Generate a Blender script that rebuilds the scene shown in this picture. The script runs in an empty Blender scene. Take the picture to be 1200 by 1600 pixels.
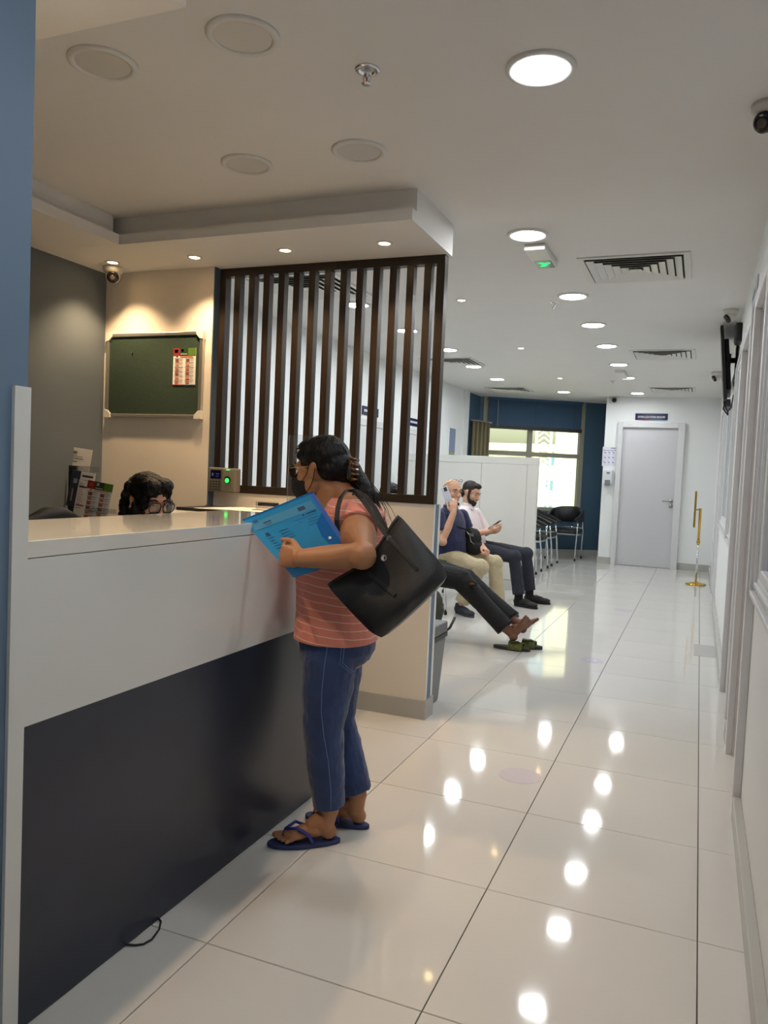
import bpy, bmesh, math, random
from mathutils import Vector, Matrix
random.seed(7)
sc = bpy.context.scene
col = sc.collection

# ------------------------------------------------------------------ camera
FOC = 1216.3                      # focal length in pixels of the 1200x1600 frame
YAW, PITCH, ROLL = -0.38386, -0.05032, 0.0445
CAM = Vector((0, 0, 1.258))
cy, sy, cp, sp = math.cos(YAW), math.sin(YAW), math.cos(PITCH), math.sin(PITCH)
FWD = Vector((sy*cp, cy*cp, sp))
_r = Vector((cy, -sy, 0)); _u = _r.cross(FWD)
RIGHT = math.cos(ROLL)*_r + math.sin(ROLL)*_u
UP = -math.sin(ROLL)*_r + math.cos(ROLL)*_u
cd = bpy.data.cameras.new('camera'); cam = bpy.data.objects.new('camera', cd); col.objects.link(cam)
M3 = Matrix((RIGHT, UP, -FWD)).transposed()
cam.matrix_world = Matrix.Translation(CAM) @ M3.to_4x4()
cd.sensor_fit = 'VERTICAL'; cd.sensor_height = 36.0; cd.lens = FOC/1600*36.0
cd.clip_start = 0.02; cd.clip_end = 200
sc.camera = cam
sc.view_settings.view_transform = 'Standard'; sc.view_settings.look = 'None'
sc.view_settings.gamma = 1.0; sc.view_settings.use_curve_mapping = False
sc.view_settings.exposure = 0.42

def ray(u, v): return RIGHT*((u-600)/FOC) + UP*((800-v)/FOC) + FWD
def at(u, v, y):                   # point of the world at depth y seen at pixel u, v
    d = ray(u, v); return CAM + d*(y/d.y)
def fl(u, v, z=0.0):
    d = ray(u, v); return CAM + d*((z-CAM.z)/d.z)

# ------------------------------------------------------------------ world and sun
w = bpy.data.worlds.new('world'); sc.world = w; w.use_nodes = True
nt = w.node_tree; nt.nodes.clear()
sky = nt.nodes.new('ShaderNodeTexSky'); sky.sky_type = 'NISHITA'
sky.sun_elevation = math.radians(48); sky.sun_rotation = math.radians(150); sky.sun_disc = False
sky.dust_density = 4.0; sky.air_density = 1.5
bg = nt.nodes.new('ShaderNodeBackground'); bg.inputs['Strength'].default_value = 0.34
ow = nt.nodes.new('ShaderNodeOutputWorld')
nt.links.new(sky.outputs[0], bg.inputs[0]); nt.links.new(bg.outputs[0], ow.inputs[0])
sl = bpy.data.lights.new('sun', 'SUN'); sl.energy = 6.5; sl.angle = 0.01; sl.color = (1, .95, .8)
so = bpy.data.objects.new('sun', sl); col.objects.link(so)
so.rotation_euler = (math.radians(48), 0, math.radians(-35))

# ------------------------------------------------------------------ lamp strengths
DISC = 84.0        # corridor LED panels
DISCW = 120.0      # waiting room LED panels
SPOT = 30.0        # warm recessed spots
CEXP = 1.0

# ------------------------------------------------------------------ materials
def lin(c):
    out = []
    for x in c:
        x /= 255.0
        out.append(x/12.92 if x <= .04045 else ((x+.055)/1.055)**2.4)
    return (*out, 1.0)
_m = {}
def mat(name, c, rough=.6, metal=0., spec=.5, noise=0., nscale=8., bump=0., bscale=60., emit=0., coat=0., sheen=0., trans=0., stretch=None):
    if name in _m: return _m[name]
    m = bpy.data.materials.new(name); m.use_nodes = True
    n = m.node_tree.nodes; l = m.node_tree.links; b = n['Principled BSDF']
    rgb = lin(c)
    b.inputs['Base Color'].default_value = rgb
    b.inputs['Roughness'].default_value = rough; b.inputs['Metallic'].default_value = metal
    b.inputs['Specular IOR Level'].default_value = spec
    b.inputs['Coat Weight'].default_value = coat; b.inputs['Coat Roughness'].default_value = .05
    b.inputs['Sheen Weight'].default_value = sheen
    b.inputs['Transmission Weight'].default_value = trans
    if emit:
        b.inputs['Emission Color'].default_value = rgb; b.inputs['Emission Strength'].default_value = emit
    if noise or bump:
        tc = n.new('ShaderNodeTexCoord'); mp = n.new('ShaderNodeMapping')
        l.new(tc.outputs['Object'], mp.inputs[0])
        if stretch: mp.inputs['Scale'].default_value = stretch
    if noise:
        t = n.new('ShaderNodeTexNoise'); t.inputs['Scale'].default_value = nscale; t.inputs['Detail'].default_value = 5
        l.new(mp.outputs[0], t.inputs[0])
        r = n.new('ShaderNodeMapRange'); r.inputs[1].default_value = .3; r.inputs[2].default_value = .7
        r.inputs[3].default_value = 1-noise; r.inputs[4].default_value = 1+noise
        l.new(t.outputs[0], r.inputs[0])
        h = n.new('ShaderNodeHueSaturation'); h.inputs['Color'].default_value = rgb
        l.new(r.outputs[0], h.inputs['Value']); l.new(h.outputs[0], b.inputs['Base Color'])
    if bump:
        t2 = n.new('ShaderNodeTexNoise'); t2.inputs['Scale'].default_value = bscale; t2.inputs['Detail'].default_value = 3
        l.new(mp.outputs[0], t2.inputs[0])
        bp = n.new('ShaderNodeBump'); bp.inputs['Strength'].default_value = bump; bp.inputs['Distance'].default_value = .01
        l.new(t2.outputs[0], bp.inputs['Height']); l.new(bp.outputs[0], b.inputs['Normal'])
    _m[name] = m
    return m
def emis(name, c, s):
    if name in _m: return _m[name]
    m = bpy.data.materials.new(name); m.use_nodes = True; n = m.node_tree.nodes; n.clear()
    e = n.new('ShaderNodeEmission'); e.inputs[0].default_value = lin(c); e.inputs[1].default_value = s
    o = n.new('ShaderNodeOutputMaterial'); m.node_tree.links.new(e.outputs[0], o.inputs[0]); _m[name] = m; return m
def glass(name, c=(240, 245, 245), a=.9, rough=.02):
    if name in _m: return _m[name]
    m = bpy.data.materials.new(name); m.use_nodes = True; n = m.node_tree.nodes; n.clear(); l = m.node_tree.links
    t = n.new('ShaderNodeBsdfTransparent'); t.inputs[0].default_value = lin(c)
    g = n.new('ShaderNodeBsdfGlossy'); g.inputs['Roughness'].default_value = rough
    f = n.new('ShaderNodeFresnel'); f.inputs[0].default_value = 1.45
    d = n.new('ShaderNodeBsdfDiffuse'); d.inputs[0].default_value = lin(c)
    mx0 = n.new('ShaderNodeMixShader'); mx0.inputs[0].default_value = 1-a
    l.new(t.outputs[0], mx0.inputs[1]); l.new(d.outputs[0], mx0.inputs[2])
    mx = n.new('ShaderNodeMixShader'); l.new(f.outputs[0], mx.inputs[0]); l.new(mx0.outputs[0], mx.inputs[1]); l.new(g.outputs[0], mx.inputs[2])
    o = n.new('ShaderNodeOutputMaterial'); l.new(mx.outputs[0], o.inputs[0]); _m[name] = m; return m

WHITE = mat('white_paint', (234, 235, 234), .55, bump=.03, bscale=120)
CEIL = mat('ceiling_paint', (224, 222, 219), .75, noise=.012, nscale=3, bump=.02, bscale=90)
CREAM = mat('reception_wall_paint', (226, 216, 202), .6, bump=.04, bscale=90)
BLUE = mat('blue_wall_paint', (60, 88, 110), .6, noise=.03, nscale=3)
BLUE2 = mat('blue_column_paint', (104, 126, 150), .55, noise=.02, nscale=2)
GREYW = mat('slate_wall_paint', (98, 106, 112), .6, noise=.03, nscale=2)
SKIRT = mat('tile_skirting', (178, 176, 170), .25, noise=.02, nscale=6)
LAM = mat('white_laminate', (222, 221, 216), .22, coat=.3, noise=.01, nscale=3)
NAVY = mat('navy_laminate', (40, 45, 60), .32, noise=.12, nscale=4)
WOOD = mat('dark_walnut', (40, 29, 20), .38, noise=.28, nscale=6, stretch=(8, 8, .6))
DOORW = mat('white_door', (214, 213, 214), .4)
DOORG = mat('door_jamb_paint', (205, 196, 194), .5)
BLACKL = mat('black_leather', (20, 20, 22), .38, bump=.25, bscale=420)
BLACKP = mat('black_plastic', (16, 16, 17), .4)
CHROME = mat('chrome', (215, 218, 222), .12, metal=1.)
STEEL = mat('brushed_steel', (165, 165, 162), .3, metal=1.)
ALU = mat('satin_aluminium', (190, 186, 178), .35, metal=.85)
GOLD = mat('polished_gold', (212, 172, 74), .15, metal=1.)
SKIN1 = mat('skin_tan', (168, 118, 84), .5, noise=.05, nscale=25)
SKIN2 = mat('skin_light', (206, 158, 130), .5, noise=.05, nscale=25)
SKIN3 = mat('skin_dark', (120, 80, 58), .5, noise=.06, nscale=25)
HAIR = mat('black_hair', (9, 8, 9), .5, spec=.25, noise=.5, nscale=30, bump=.7, bscale=90, stretch=(1, 1, .25))
MASK = mat('black_mask_cloth', (18, 18, 21), .8, bump=.2, bscale=200)

# ------------------------------------------------------------------ helpers
class MB:
    def __init__(self): self.bm = bmesh.new(); self.mats = []; self.cur = 0
    def use(self, m):
        if m not in self.mats: self.mats.append(m)
        self.cur = self.mats.index(m); return self
    def _f(self, vs):
        try:
            f = self.bm.faces.new(vs); f.material_index = self.cur; return f
        except ValueError: return None
    def box(self, a, b):
        x0, x1 = sorted((a[0], b[0])); y0, y1 = sorted((a[1], b[1])); z0, z1 = sorted((a[2], b[2]))
        v = [self.bm.verts.new(p) for p in ((x0,y0,z0),(x1,y0,z0),(x1,y1,z0),(x0,y1,z0),(x0,y0,z1),(x1,y0,z1),(x1,y1,z1),(x0,y1,z1))]
        for q in ((0,3,2,1),(4,5,6,7),(0,1,5,4),(1,2,6,5),(2,3,7,6),(3,0,4,7)): self._f([v[i] for i in q])
        return self
    def obox(self, c, u, v, n, a, b, d):     # oriented box: centre, axes, half sizes
        c = Vector(c); P = []
        for k in (-1, 1):
            for (i, j) in ((-1,-1),(1,-1),(1,1),(-1,1)): P.append(self.bm.verts.new(c+u*a*i+v*b*j+n*d*k))
        for q in ((0,3,2,1),(4,5,6,7),(0,1,5,4),(1,2,6,5),(2,3,7,6),(3,0,4,7)): self._f([P[i] for i in q])
        return self
    def quad(self, *p): self._f([self.bm.verts.new(q) for q in p]); return self
    def prism(self, pts, off):               # polygon extruded by a vector
        off = Vector(off); a = [self.bm.verts.new(p) for p in pts]; b = [self.bm.verts.new(Vector(p)+off) for p in pts]
        n = len(a); self._f(a[::-1]); self._f(b)
        for i in range(n): self._f([a[i], a[(i+1)%n], b[(i+1)%n], b[i]])
        return self
    def rings(self, rings, cap=True):
        R = [[self.bm.verts.new(p) for p in r] for r in rings]; n = len(R[0])
        for a, b in zip(R, R[1:]):
            for i in range(n): self._f([a[i], a[(i+1)%n], b[(i+1)%n], b[i]])
        if cap: self._f(R[0][::-1]); self._f(R[-1])
        return self
    def tube(self, pts, r, n=10, cap=True):
        pts = [Vector(p) for p in pts]; rr = r if isinstance(r, (list, tuple)) else [r]*len(pts); out = []; prev = None
        for i, p in enumerate(pts):
            t = (pts[min(i+1, len(pts)-1)]-pts[max(i-1, 0)]).normalized()
            if prev is None:
                a = Vector((0,0,1)) if abs(t.z) < .9 else Vector((1,0,0)); s = t.cross(a).normalized()
            else: s = (prev - t*prev.dot(t)).normalized()
            prev = s; q = t.cross(s)
            out.append([p+(s*math.cos(2*math.pi*k/n)+q*math.sin(2*math.pi*k/n))*rr[i] for k in range(n)])
        return self.rings(out, cap)
    def lathe(self, c, prof, n=32, axis=Vector((0,0,1)), cap=True):
        c = Vector(c); ax = axis.normalized(); a = Vector((1,0,0)) if abs(ax.x) < .9 else Vector((0,1,0)); s = ax.cross(a).normalized(); q = ax.cross(s)
        return self.rings([[c+ax*z+(s*math.cos(2*math.pi*k/n)+q*math.sin(2*math.pi*k/n))*max(r, 1e-5) for k in range(n)] for r, z in prof], cap)
    def ell(self, c, rad, rot=None, seg=20):
        m = Matrix.Translation(Vector(c)) @ (rot.to_4x4() if rot else Matrix.Identity(4)) @ Matrix.Diagonal((*rad, 1))
        g = bmesh.ops.create_uvsphere(self.bm, u_segments=seg, v_segments=max(6, seg//2), radius=1, matrix=m)
        for v in g['verts']:
            for f in v.link_faces: f.material_index = self.cur
        return self
    def build(self, name, m=None, parent=None, smooth=False, bevel=0., loc=None, auto=None):
        bmesh.ops.recalc_face_normals(self.bm, faces=self.bm.faces)
        me = bpy.data.meshes.new(name)
        base = Vector((0,0,0))
        if parent is not None: base = root_loc(parent)
        elif loc is not None: base = Vector(loc)
        bmesh.ops.translate(self.bm, vec=-base, verts=self.bm.verts)
        self.bm.to_mesh(me); self.bm.free()
        for mm in (self.mats or [m]): me.materials.append(mm)
        o = bpy.data.objects.new(name, me); col.objects.link(o)
        if parent is not None: o.parent = parent
        else: o.location = base
        if smooth or auto:
            for p in me.polygons: p.use_smooth = True
            if auto: me.set_sharp_from_angle(angle=math.radians(auto))
        if bevel:
            b = o.modifiers.new('bevel', 'BEVEL'); b.width = bevel; b.segments = 2; b.limit_method = 'ANGLE'; b.angle_limit = math.radians(40)
        return o
def root_loc(o):
    v = Vector(o.location)
    while o.parent: o = o.parent; v += Vector(o.location)
    return v
def tag(o, label, cat, group=None, kind=None):
    if label: o['label'] = label
    if cat: o['category'] = cat
    if group: o['group'] = group
    if kind: o['kind'] = kind
    return o
def thing(name, loc, label, cat, group=None, rz=0):
    o = bpy.data.objects.new(name, None); col.objects.link(o); o.location = loc; o.rotation_euler.z = rz
    o.empty_display_size = .1
    return tag(o, label, cat, group)
def structure(o, label=None):
    o['kind'] = 'structure'
    if label: o['label'] = label
    return o
def kids(o): return [c for c in bpy.data.objects if c.parent == o]
def copy_tree(o, parent=None):
    c = o.copy(); col.objects.link(c); c.parent = parent
    for ch in kids(o): copy_tree(ch, c)
    return c
def cz(y): return 2.512 + (y-3.5)*0.0075      # the ceiling is not quite level
_pc = {}
def pmat(c, rough=.6):
    k = tuple(c)
    if k not in _pc: _pc[k] = mat('print_ink_%d_%d_%d' % k, k, rough)
    return _pc[k]
def prints(name, parent, O, U, V, rects, off=.0012):
    """flat print on paper: rects (x0,y0,x1,y1,colour) in metres from O along U and V"""
    O = Vector(O); U = Vector(U).normalized(); V = Vector(V).normalized(); N = U.cross(V)
    b = MB()
    for i, (x0, y0, x1, y1, c) in enumerate(rects):
        b.use(pmat(c)); o = N*(off + .00015*(i % 3))
        b.quad(O+U*x0+V*y0+o, O+U*x1+V*y0+o, O+U*x1+V*y1+o, O+U*x0+V*y1+o)
    me = b.build(name, None, parent); return me
def text(name, parent, s, O, U, V, h, m, width=None, align='LEFT'):
    cu = bpy.data.curves.new(name, 'FONT'); cu.body = s; cu.size = 1; cu.align_x = align; cu.offset = .012
    t = bpy.data.objects.new(name, cu); col.objects.link(t)
    dg = bpy.context.evaluated_depsgraph_get(); me = bpy.data.meshes.new_from_object(t.evaluated_get(dg)); bpy.data.objects.remove(t)
    xs = [v.co.x for v in me.vertices]; ys = [v.co.y for v in me.vertices]
    sx = sy_ = h/max(1e-6, max(ys)-min(ys))
    if width: sx = width/(max(xs)-min(xs))
    U = Vector(U).normalized(); V = Vector(V).normalized(); x0 = min(xs) if align == 'LEFT' else (min(xs)+max(xs))/2; y0 = min(ys)
    base = root_loc(parent)
    for v in me.vertices:
        p = Vector(O) + U*(v.co.x-x0)*sx + V*(v.co.y-y0)*sy_
        v.co = p-base
    me.materials.clear(); me.materials.append(m)
    o = bpy.data.objects.new(name, me); col.objects.link(o); o.parent = parent; return o
X_, Y_, Z_ = Vector((1,0,0)), Vector((0,1,0)), Vector((0,0,1))

# ================================================================== FLOOR
TILE = mat('glazed_floor_tile', (212, 209, 204), .06, spec=.62, noise=.025, nscale=1.3, bump=.035, bscale=5)
GROUT = mat('dark_grout', (62, 54, 48), .8)
fb = MB().box((-3.55, -2.3, -.12), (.42, 13.9, -.006)); floor = structure(fb.build('floor', GROUT))
GX0, GY0 = -1.1316, 1.6917
_tm = {}
def tile_mesh(a, b):
    k = (round(a, 3), round(b, 3))
    if k in _tm: return _tm[k]
    bm = bmesh.new(); c = .0012; R = []
    for z, i in ((-.008, 0), (-.0014, 0), (0, c)):
        R.append([bm.verts.new((x, y, z)) for x, y in ((i, i), (a-i, i), (a-i, b-i), (i, b-i))])
    for p, q in zip(R, R[1:]):
        for i in range(4): bm.faces.new([p[i], p[(i+1) % 4], q[(i+1) % 4], q[i]])
    bm.faces.new(R[-1]); me = bpy.data.meshes.new('tile'); bm.to_mesh(me); bm.free(); me.materials.append(TILE); _tm[k] = me; return me
G = .0028
for j in range(-2, 21):
    for i in range(-4, 3):
        x0, x1 = GX0+i*.6, GX0+(i+1)*.6; y0, y1 = GY0+j*.6, GY0+(j+1)*.6
        x0 = max(x0, -3.5); x1 = min(x1, .34); y1 = min(y1, 13.85)
        if x1-x0 < .05: continue
        ln = 12.5 + (x0+3.4)*.6313
        if x1 < -1.45 and y0 > 12.5+(x1+3.4)*.6313+.1: continue
        if x0 > -1.42 and y0 > 12.5: continue
        o = bpy.data.objects.new('tile', tile_mesh(x1-x0-G, y1-y0-G)); col.objects.link(o); o.parent = floor
        o.location = (x0+G/2, y0+G/2, random.uniform(-.0003, 0)); 
near = MB().box((-3.5, -2.25, -.02), (.34, GY0-2*.6-G, -.0005)).build('near_paving', TILE, floor)

# ================================================================== CEILING
b = MB(); b.prism([(-3.55, -2.3, cz(-2.3)), (-3.55, 13.9, cz(13.9)), (-3.55, 13.9, 2.75), (-3.55, -2.3, 2.75)], (4.0, 0, 0))
ceiling = structure(b.build('ceiling', CEIL))
def drop(name, x0, x1, y0, y1, z0=2.36, lip=None):
    """dropped soffit with a projecting lip on the sides listed"""
    b = MB(); z1 = cz((y0+y1)/2)+.004
    b.box((x0, y0, z0), (x1, y1, z1)); return structure(b.build(name, CEIL))
# soffit over the slatted screen (lip 0.05 proud, 0.05 thick) and along the slate wall
b = MB(); b.prism([(-1.226, 3.21, 2.36), (-1.226, 3.21, 2.41), (-1.226, 3.262, 2.41), (-1.226, 3.262, cz(3.26)+.004), (-1.226, 3.80, cz(3.8)+.004), (-1.226, 3.80, 2.36)], (-2.114, 0, 0))
structure(b.build('trim_1', CEIL))
b = MB(); b.prism([(-2.82, -.5, 2.36), (-2.82, -.5, 2.41), (-2.858, -.5, 2.41), (-2.858, -.5, 2.508), (-3.34, -.5, 2.508), (-3.34, -.5, 2.36)], (0, 3.709, 0))
structure(b.build('trim_2', CEIL))
b = MB(); b.box((-2.81, -.5, 2.36), (-1.221, 1.60, 2.5)); structure(b.build('trim_3', mat('soffit_bounce_lit', (238, 230, 220), .7)))  # paler than the ceiling: bounced light on the underside is put into the colour

# ================================================================== WALLS
structure(MB().box((-1.60, -2.2, 0), (-1.318, 1.239, 2.36)).build('wall_left', BLUE2))
o = structure(MB().box((-1.66, -2.2, 2.36), (-1.318, -.5, 2.49)).build('trim_4', CEIL))
structure(MB().box((-3.45, -.5, 0), (-3.33, 3.695, 2.505)).build('wall_reception', GREYW))
structure(MB().box((-3.33, -.6, 0), (-1.60, -.5, 2.5)).build('wall_reception_rear', CREAM))
b = MB().use(CREAM).box((-3.45, 3.695, 0), (-2.574, 3.8, 2.36)); b.use(mat('return_slate_blue', (74, 90, 106), .6)).box((-2.574, 3.697, 0), (-2.569, 3.8, 2.36))
structure(b.build('wall_reception_end'))
b = MB().use(CREAM).box((-2.569, 3.752, .0), (-1.2445, 3.862, 1.108))
structure(b.build('wall_low'))
b = MB().use(LAM).box((-1.2445, 3.752, .1), (-1.2425, 3.776, 1.108)).box((-1.2445, 3.832, .1), (-1.2425, 3.862, 1.108))
b.use(BLUE2).box((-1.2445, 3.776, .1), (-1.2435, 3.832, 1.108)); structure(b.build('trim_5'))
b = MB().box((-2.56, 3.745, 0), (-1.236, 3.752, .098)).box((-1.2445, 3.7521, 0), (-1.236, 3.868, .098))
structure(b.build('baseboard_low', SKIRT))
structure(MB().box((-3.56, 3.8, 0), (-3.42, 11.76, 2.60)).build('wall_waiting_left', WHITE))
structure(MB().box((-3.56, 11.76, 0), (-3.424, 12.47, 2.60)).build('wall_waiting_blue', BLUE))
structure(MB().box((-3.42, 11.50, 0), (-3.395, 11.755, cz(11.6))).build('trim_6', WHITE))
structure(MB().box((-1.42, 12.515, 0), (.22, 12.66, 2.60)).build('wall_end', WHITE))
structure(MB().box((-1.42, 12.66, 0), (-1.30, 13.8, 2.6)).build('wall_alcove', WHITE))
structure(MB().box((-1.318, -2.3, 0), (.34, -2.2, 2.5)).build('wall_rear', WHITE))
# slanted window wall: local frame s along the wall, n out of the room
A = Vector((-3.40, 12.5, 0)); Bp = Vector((-1.42, 13.75, 0)); SL = (Bp-A).length
SD = (Bp-A).normalized(); SN = Vector((-SD.y, SD.x, 0))
def sw(b, s0, s1, z0, z1, n0=0., n1=.12):
    c = A + SD*((s0+s1)/2) + SN*((n0+n1)/2) + Z_*((z0+z1)/2)
    return b.obox(c, SD, Z_, SN, abs(s1-s0)/2, abs(z1-z0)/2, abs(n1-n0)/2)
b = MB(); sw(b, -.15, .03, 0, 2.62); sw(b, 1.815, SL+.05, 0, 2.62); sw(b, .03, 1.815, 0, .74)
structure(b.build('wall_window', BLUE))
b = MB(); sw(b, 0, SL, 0, .1, -.012, 0); b.box((-3.424, 11.76, 0), (-3.412, 12.45, .1))
structure(b.build('baseboard_window', SKIRT))
b = MB().box((-1.415, 12.503, 0), (-1.222, 12.515, .1)).box((-.258, 12.503, 0), (.19, 12.515, .1)).box((-1.432, 12.503, 0), (-1.42, 13.7, .1)); structure(b.build('baseboard_end', SKIRT))
b = MB().box((-3.42, 3.81, 0), (-3.408, 11.5, .1)); structure(b.build('baseboard_left', SKIRT))

# ------------------------------------------------------------------ window in the slanted wall
FR = mat('window_frame_beige', (150, 146, 130), .5)
win = thing('window_1', tuple(A+SD*.92+Z_*.74), None, None); win['kind'] = 'structure'
b = MB(); sw(b, .03, .125, .74, 2.585, -.01, .09); b.build('frame_jamb', FR, win)
b = MB(); sw(b, 1.745, 1.815, .74, 2.60, -.01, .09); b.build('frame_jamb', FR, win)
b = MB(); sw(b, .10, 1.745, .74, .80, -.01, .09); b.build('sill', FR, win)
b = MB(); sw(b, .10, 1.745, 2.52, 2.59, .03, .09); b.build('frame_head', FR, win)
b = MB(); sw(b, .83, .905, .80, 2.52, .01, .07); b.build('mullion', FR, win)
b = MB(); sw(b, .10, .83, 1.64, 1.71, .01, .07); b.build('transom', FR, win)
b = MB(); sw(b, .905, 1.745, 1.64, 1.71, .01, .07); b.build('transom', FR, win)
GL = glass('window_glass', (235, 240, 232), .97)
for s0, s1 in ((.10, .83), (.905, 1.745)):
    for z0, z1 in ((.80, 1.64), (1.71, 2.52)):
        b = MB(); sw(b, s0, s1, z0, z1, .036, .044); b.build('pane', GL, win)
# blue venetian blind drawn half up: each slat its own piece
bl = thing('venetian_blind', tuple(A+SD*.92-SN*.03+Z_*2.08), 'blue venetian blind drawn down over the upper part of the far window', 'blind')
BLM = mat('blind_slat_blue', (68, 94, 122), .45)
proto = None; N = 24; zt = 2.535; zb = 2.118
for k in range(N):
    z = zb + (zt-zb)*k/(N-1)
    if proto is None:
        b = MB(); c = A+SD*.922-SN*.035+Z_*z; tl = (Z_*math.cos(.35)+SN*math.sin(.35)).normalized()
        b.obox(c, SD, tl, SD.cross(tl), .815, .0105, .0006); proto = b.build('slat', BLM, bl); zz = z
    else:
        o = proto.copy(); col.objects.link(o); o.parent = bl; o.location = (0, 0, z-zz)
b = MB(); sw(b, .10, 1.745, 2.545, 2.585, -.06, -.015); b.build('head_rail', mat('blind_rail_blue', (52, 86, 118), .4), bl)
b = MB(); sw(b, .10, 1.745, 2.068, 2.128, -.062, -.02); b.build('bottom_rail', mat('blind_rail_dark', (40, 40, 36), .5), bl)
for s in (.25, .92, 1.6):
    b = MB(); p = A+SD*s-SN*.05; b.tube([p+Z_*2.55, p+Z_*2.1], .003, 6); b.build('ladder_cord', mat('cord_blue', (50, 80, 110), .6), bl)
b = MB(); p = A+SD*.26-SN*.065; b.tube([p+Z_*2.54, p+Z_*2.1], .006, 6); b.build('tilt_wand', glass('wand', (220, 230, 235), .6), bl)
b = MB(); b.tube([A+SD*1.62-SN*.06+Z_*2.1, A+SD*1.60-SN*.06+Z_*1.95, A+SD*1.5-SN*.05+Z_*1.78, A+SD*1.3-SN*.05+Z_*1.70, A+SD*1.1-SN*.05+Z_*1.69], .003, 6); b.build('pull_cord', mat('cord_grey', (120, 120, 110), .6), bl)
# curtain hanging at the left of the window
cu = thing('curtain', tuple(at(768, 700, 12.1)), 'beige pleated curtain hanging at the left edge of the far window', 'curtain')
P0 = at(747, 662, 11.95); P1 = at(761, 668, 12.35); 
b = MB(); n = 40; top = []; bot = []
for k in range(n+1):
    t = k/n; p = Vector((-3.37+.17*t, 11.90+.42*t, 0)); off = math.sin(t*math.pi*9)*.022; q = p + Vector((.67, -.74, 0))*off
    top.append(q+Z_*2.13); bot.append(q+Z_*.35+Vector((.67, -.74, 0))*off*.4)
for k in range(n): b.quad(bot[k], bot[k+1], top[k+1], top[k])
o = b.build('cloth', mat('curtain_beige', (132, 120, 92), .85), cu, smooth=True)
m_ = o.modifiers.new('solid', 'SOLIDIFY'); m_.thickness = .003
b = MB(); b.tube([(-3.385, 11.86, 2.145), (-3.185, 12.35, 2.145)], .012, 8); b.build('track', ALU, cu)

# ================================================================== OUTSIDE
YB = mat('facade_pale', (232, 229, 206), .8)
ob = thing('office_building', (-5.5, 23.5, -3), 'pale sunlit building standing outside behind the far window', 'building')
MB().box((-12, 24, -4), (-1.2, 30, at(790, 694, 24).z)).build('wall', mat('facade_cream', (232, 230, 212), .8), ob)
MB().box((-12, 23.7, at(790, 704, 24).z), (-1.2, 23.99, at(790, 693, 24).z)).build('parapet', mat('facade_white', (240, 238, 228), .8), ob)
tw = thing('tower_block', (-3.0, 20, -4), 'plain pale stone pillar of a building outside the right window pane', 'building')
MB().box((at(864, 760, 19).x, 19.0, -4), (-2.2, 22, 9)).build('wall', YB, tw)
for k in range(5): MB().box((at(853, 760, 23.5).x, 23.4, -1.3+k*.75), (at(864, 760, 23.5).x, 23.6, -1.0+k*.75)).build('window_band', mat('facade_blue_glass', (120, 160, 190), .2), tw)
lx0, lx1 = at(836, 760, 17.2).x, at(856, 760, 17.2).x
sc_ = thing('lattice_screen', ((lx0+lx1)/2, 17.2, -2), 'white zigzag lattice screen standing outside behind the lower right window pane', 'screen')
FRM = mat('lattice_cream', (246, 243, 224), .7)
b = MB(); lc = (lx0+lx1)/2; lw = (lx1-lx0)/2
for k in range(40):
    z = -2+k*.115
    b.obox((lc-lw*.48, 17.2, z), Vector((.75, 0, .66)), Vector((-.66, 0, .75)), Y_, lw*.55, .018, .02)
    b.obox((lc+lw*.48, 17.2, z), Vector((.75, 0, -.66)), Vector((.66, 0, .75)), Y_, lw*.55, .018, .02)
o = b.build('lattice_bars', FRM, sc_); o['kind'] = 'stuff'
for x in (lx0-.02, lx1+.02): MB().box((x-.02, 17.15, -2), (x+.02, 17.25, 2.75)).build('post', FRM, sc_)
structure(MB().box((-30, 14.4, -4.2), (20, 60, -4)).build('trim_7', mat('outdoor_paving', (205, 198, 180), .9)))

# ================================================================== RIGHT WALL WITH DOORS AND GLAZED PANELS
XR = .215
PANE = mat('frosted_glass', (176, 186, 196), .12, spec=.6)
b = MB()
segs = [(-2.2, 3.30), (3.99, 4.36), (5.21, 9.15), (10.05, 12.515)]
wins = [(1.75, 3.14), (5.55, 6.30), (6.55, 8.75)]
def seg(y0, y1, z0, z1): b.box((XR, y0, z0), (.36, y1, z1))
for (y0, y1) in segs:
    c = y0
    for (a0, a1) in wins:
        if a0 > y0 and a1 < y1:
            seg(c, a0, 0, 2.6); seg(a0, a1, 0, .93); seg(a0, a1, 2.1, 2.6); c = a1
    seg(c, y1, 0, 2.6)
for (y0, y1) in ((3.30, 3.99), (4.36, 5.21), (9.15, 10.05)): seg(y0, y1, 2.09, 2.6)
structure(b.build('wall_right', WHITE))
for i, (y0, y1) in enumerate(wins):
    wn = thing('window_%d' % (i+2), (XR, (y0+y1)/2, .86), None, None); wn['kind'] = 'structure'
    for nm, q in (('frame_side', ((y0, .93), (y0+.05, 2.1))), ('frame_side', ((y1-.05, .93), (y1, 2.1))), ('frame_bottom', ((y0+.05, .93), (y1-.05, .968))), ('frame_top', ((y0+.05, 2.05), (y1-.05, 2.1)))):
        MB().box((XR+.002, q[0][0], q[0][1]), (XR+.06, q[1][0], q[1][1])).build(nm, DOORW, wn, bevel=.006)
    b = MB()
    for t, d in ((0., .022), (.035, .012)):     # stepped moulding round the glass
        a0, a1, c0, c1 = y0-.07+t, y1+.07-t, .862+t, 2.17-t
        b.box((XR-d, a0, c0), (XR, a0+.02, c1)).box((XR-d, a1-.02, c0), (XR, a1, c1)).box((XR-d, a0, c0), (XR, a1, c0+.02)).box((XR-d, a0, c1-.02), (XR, a1, c1))
    b.build('moulding', DOORW, wn, bevel=.003)
    MB().box((XR+.025, y0+.05, .968), (XR+.033, y1-.05, 2.05)).build('pane', PANE, wn)
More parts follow.
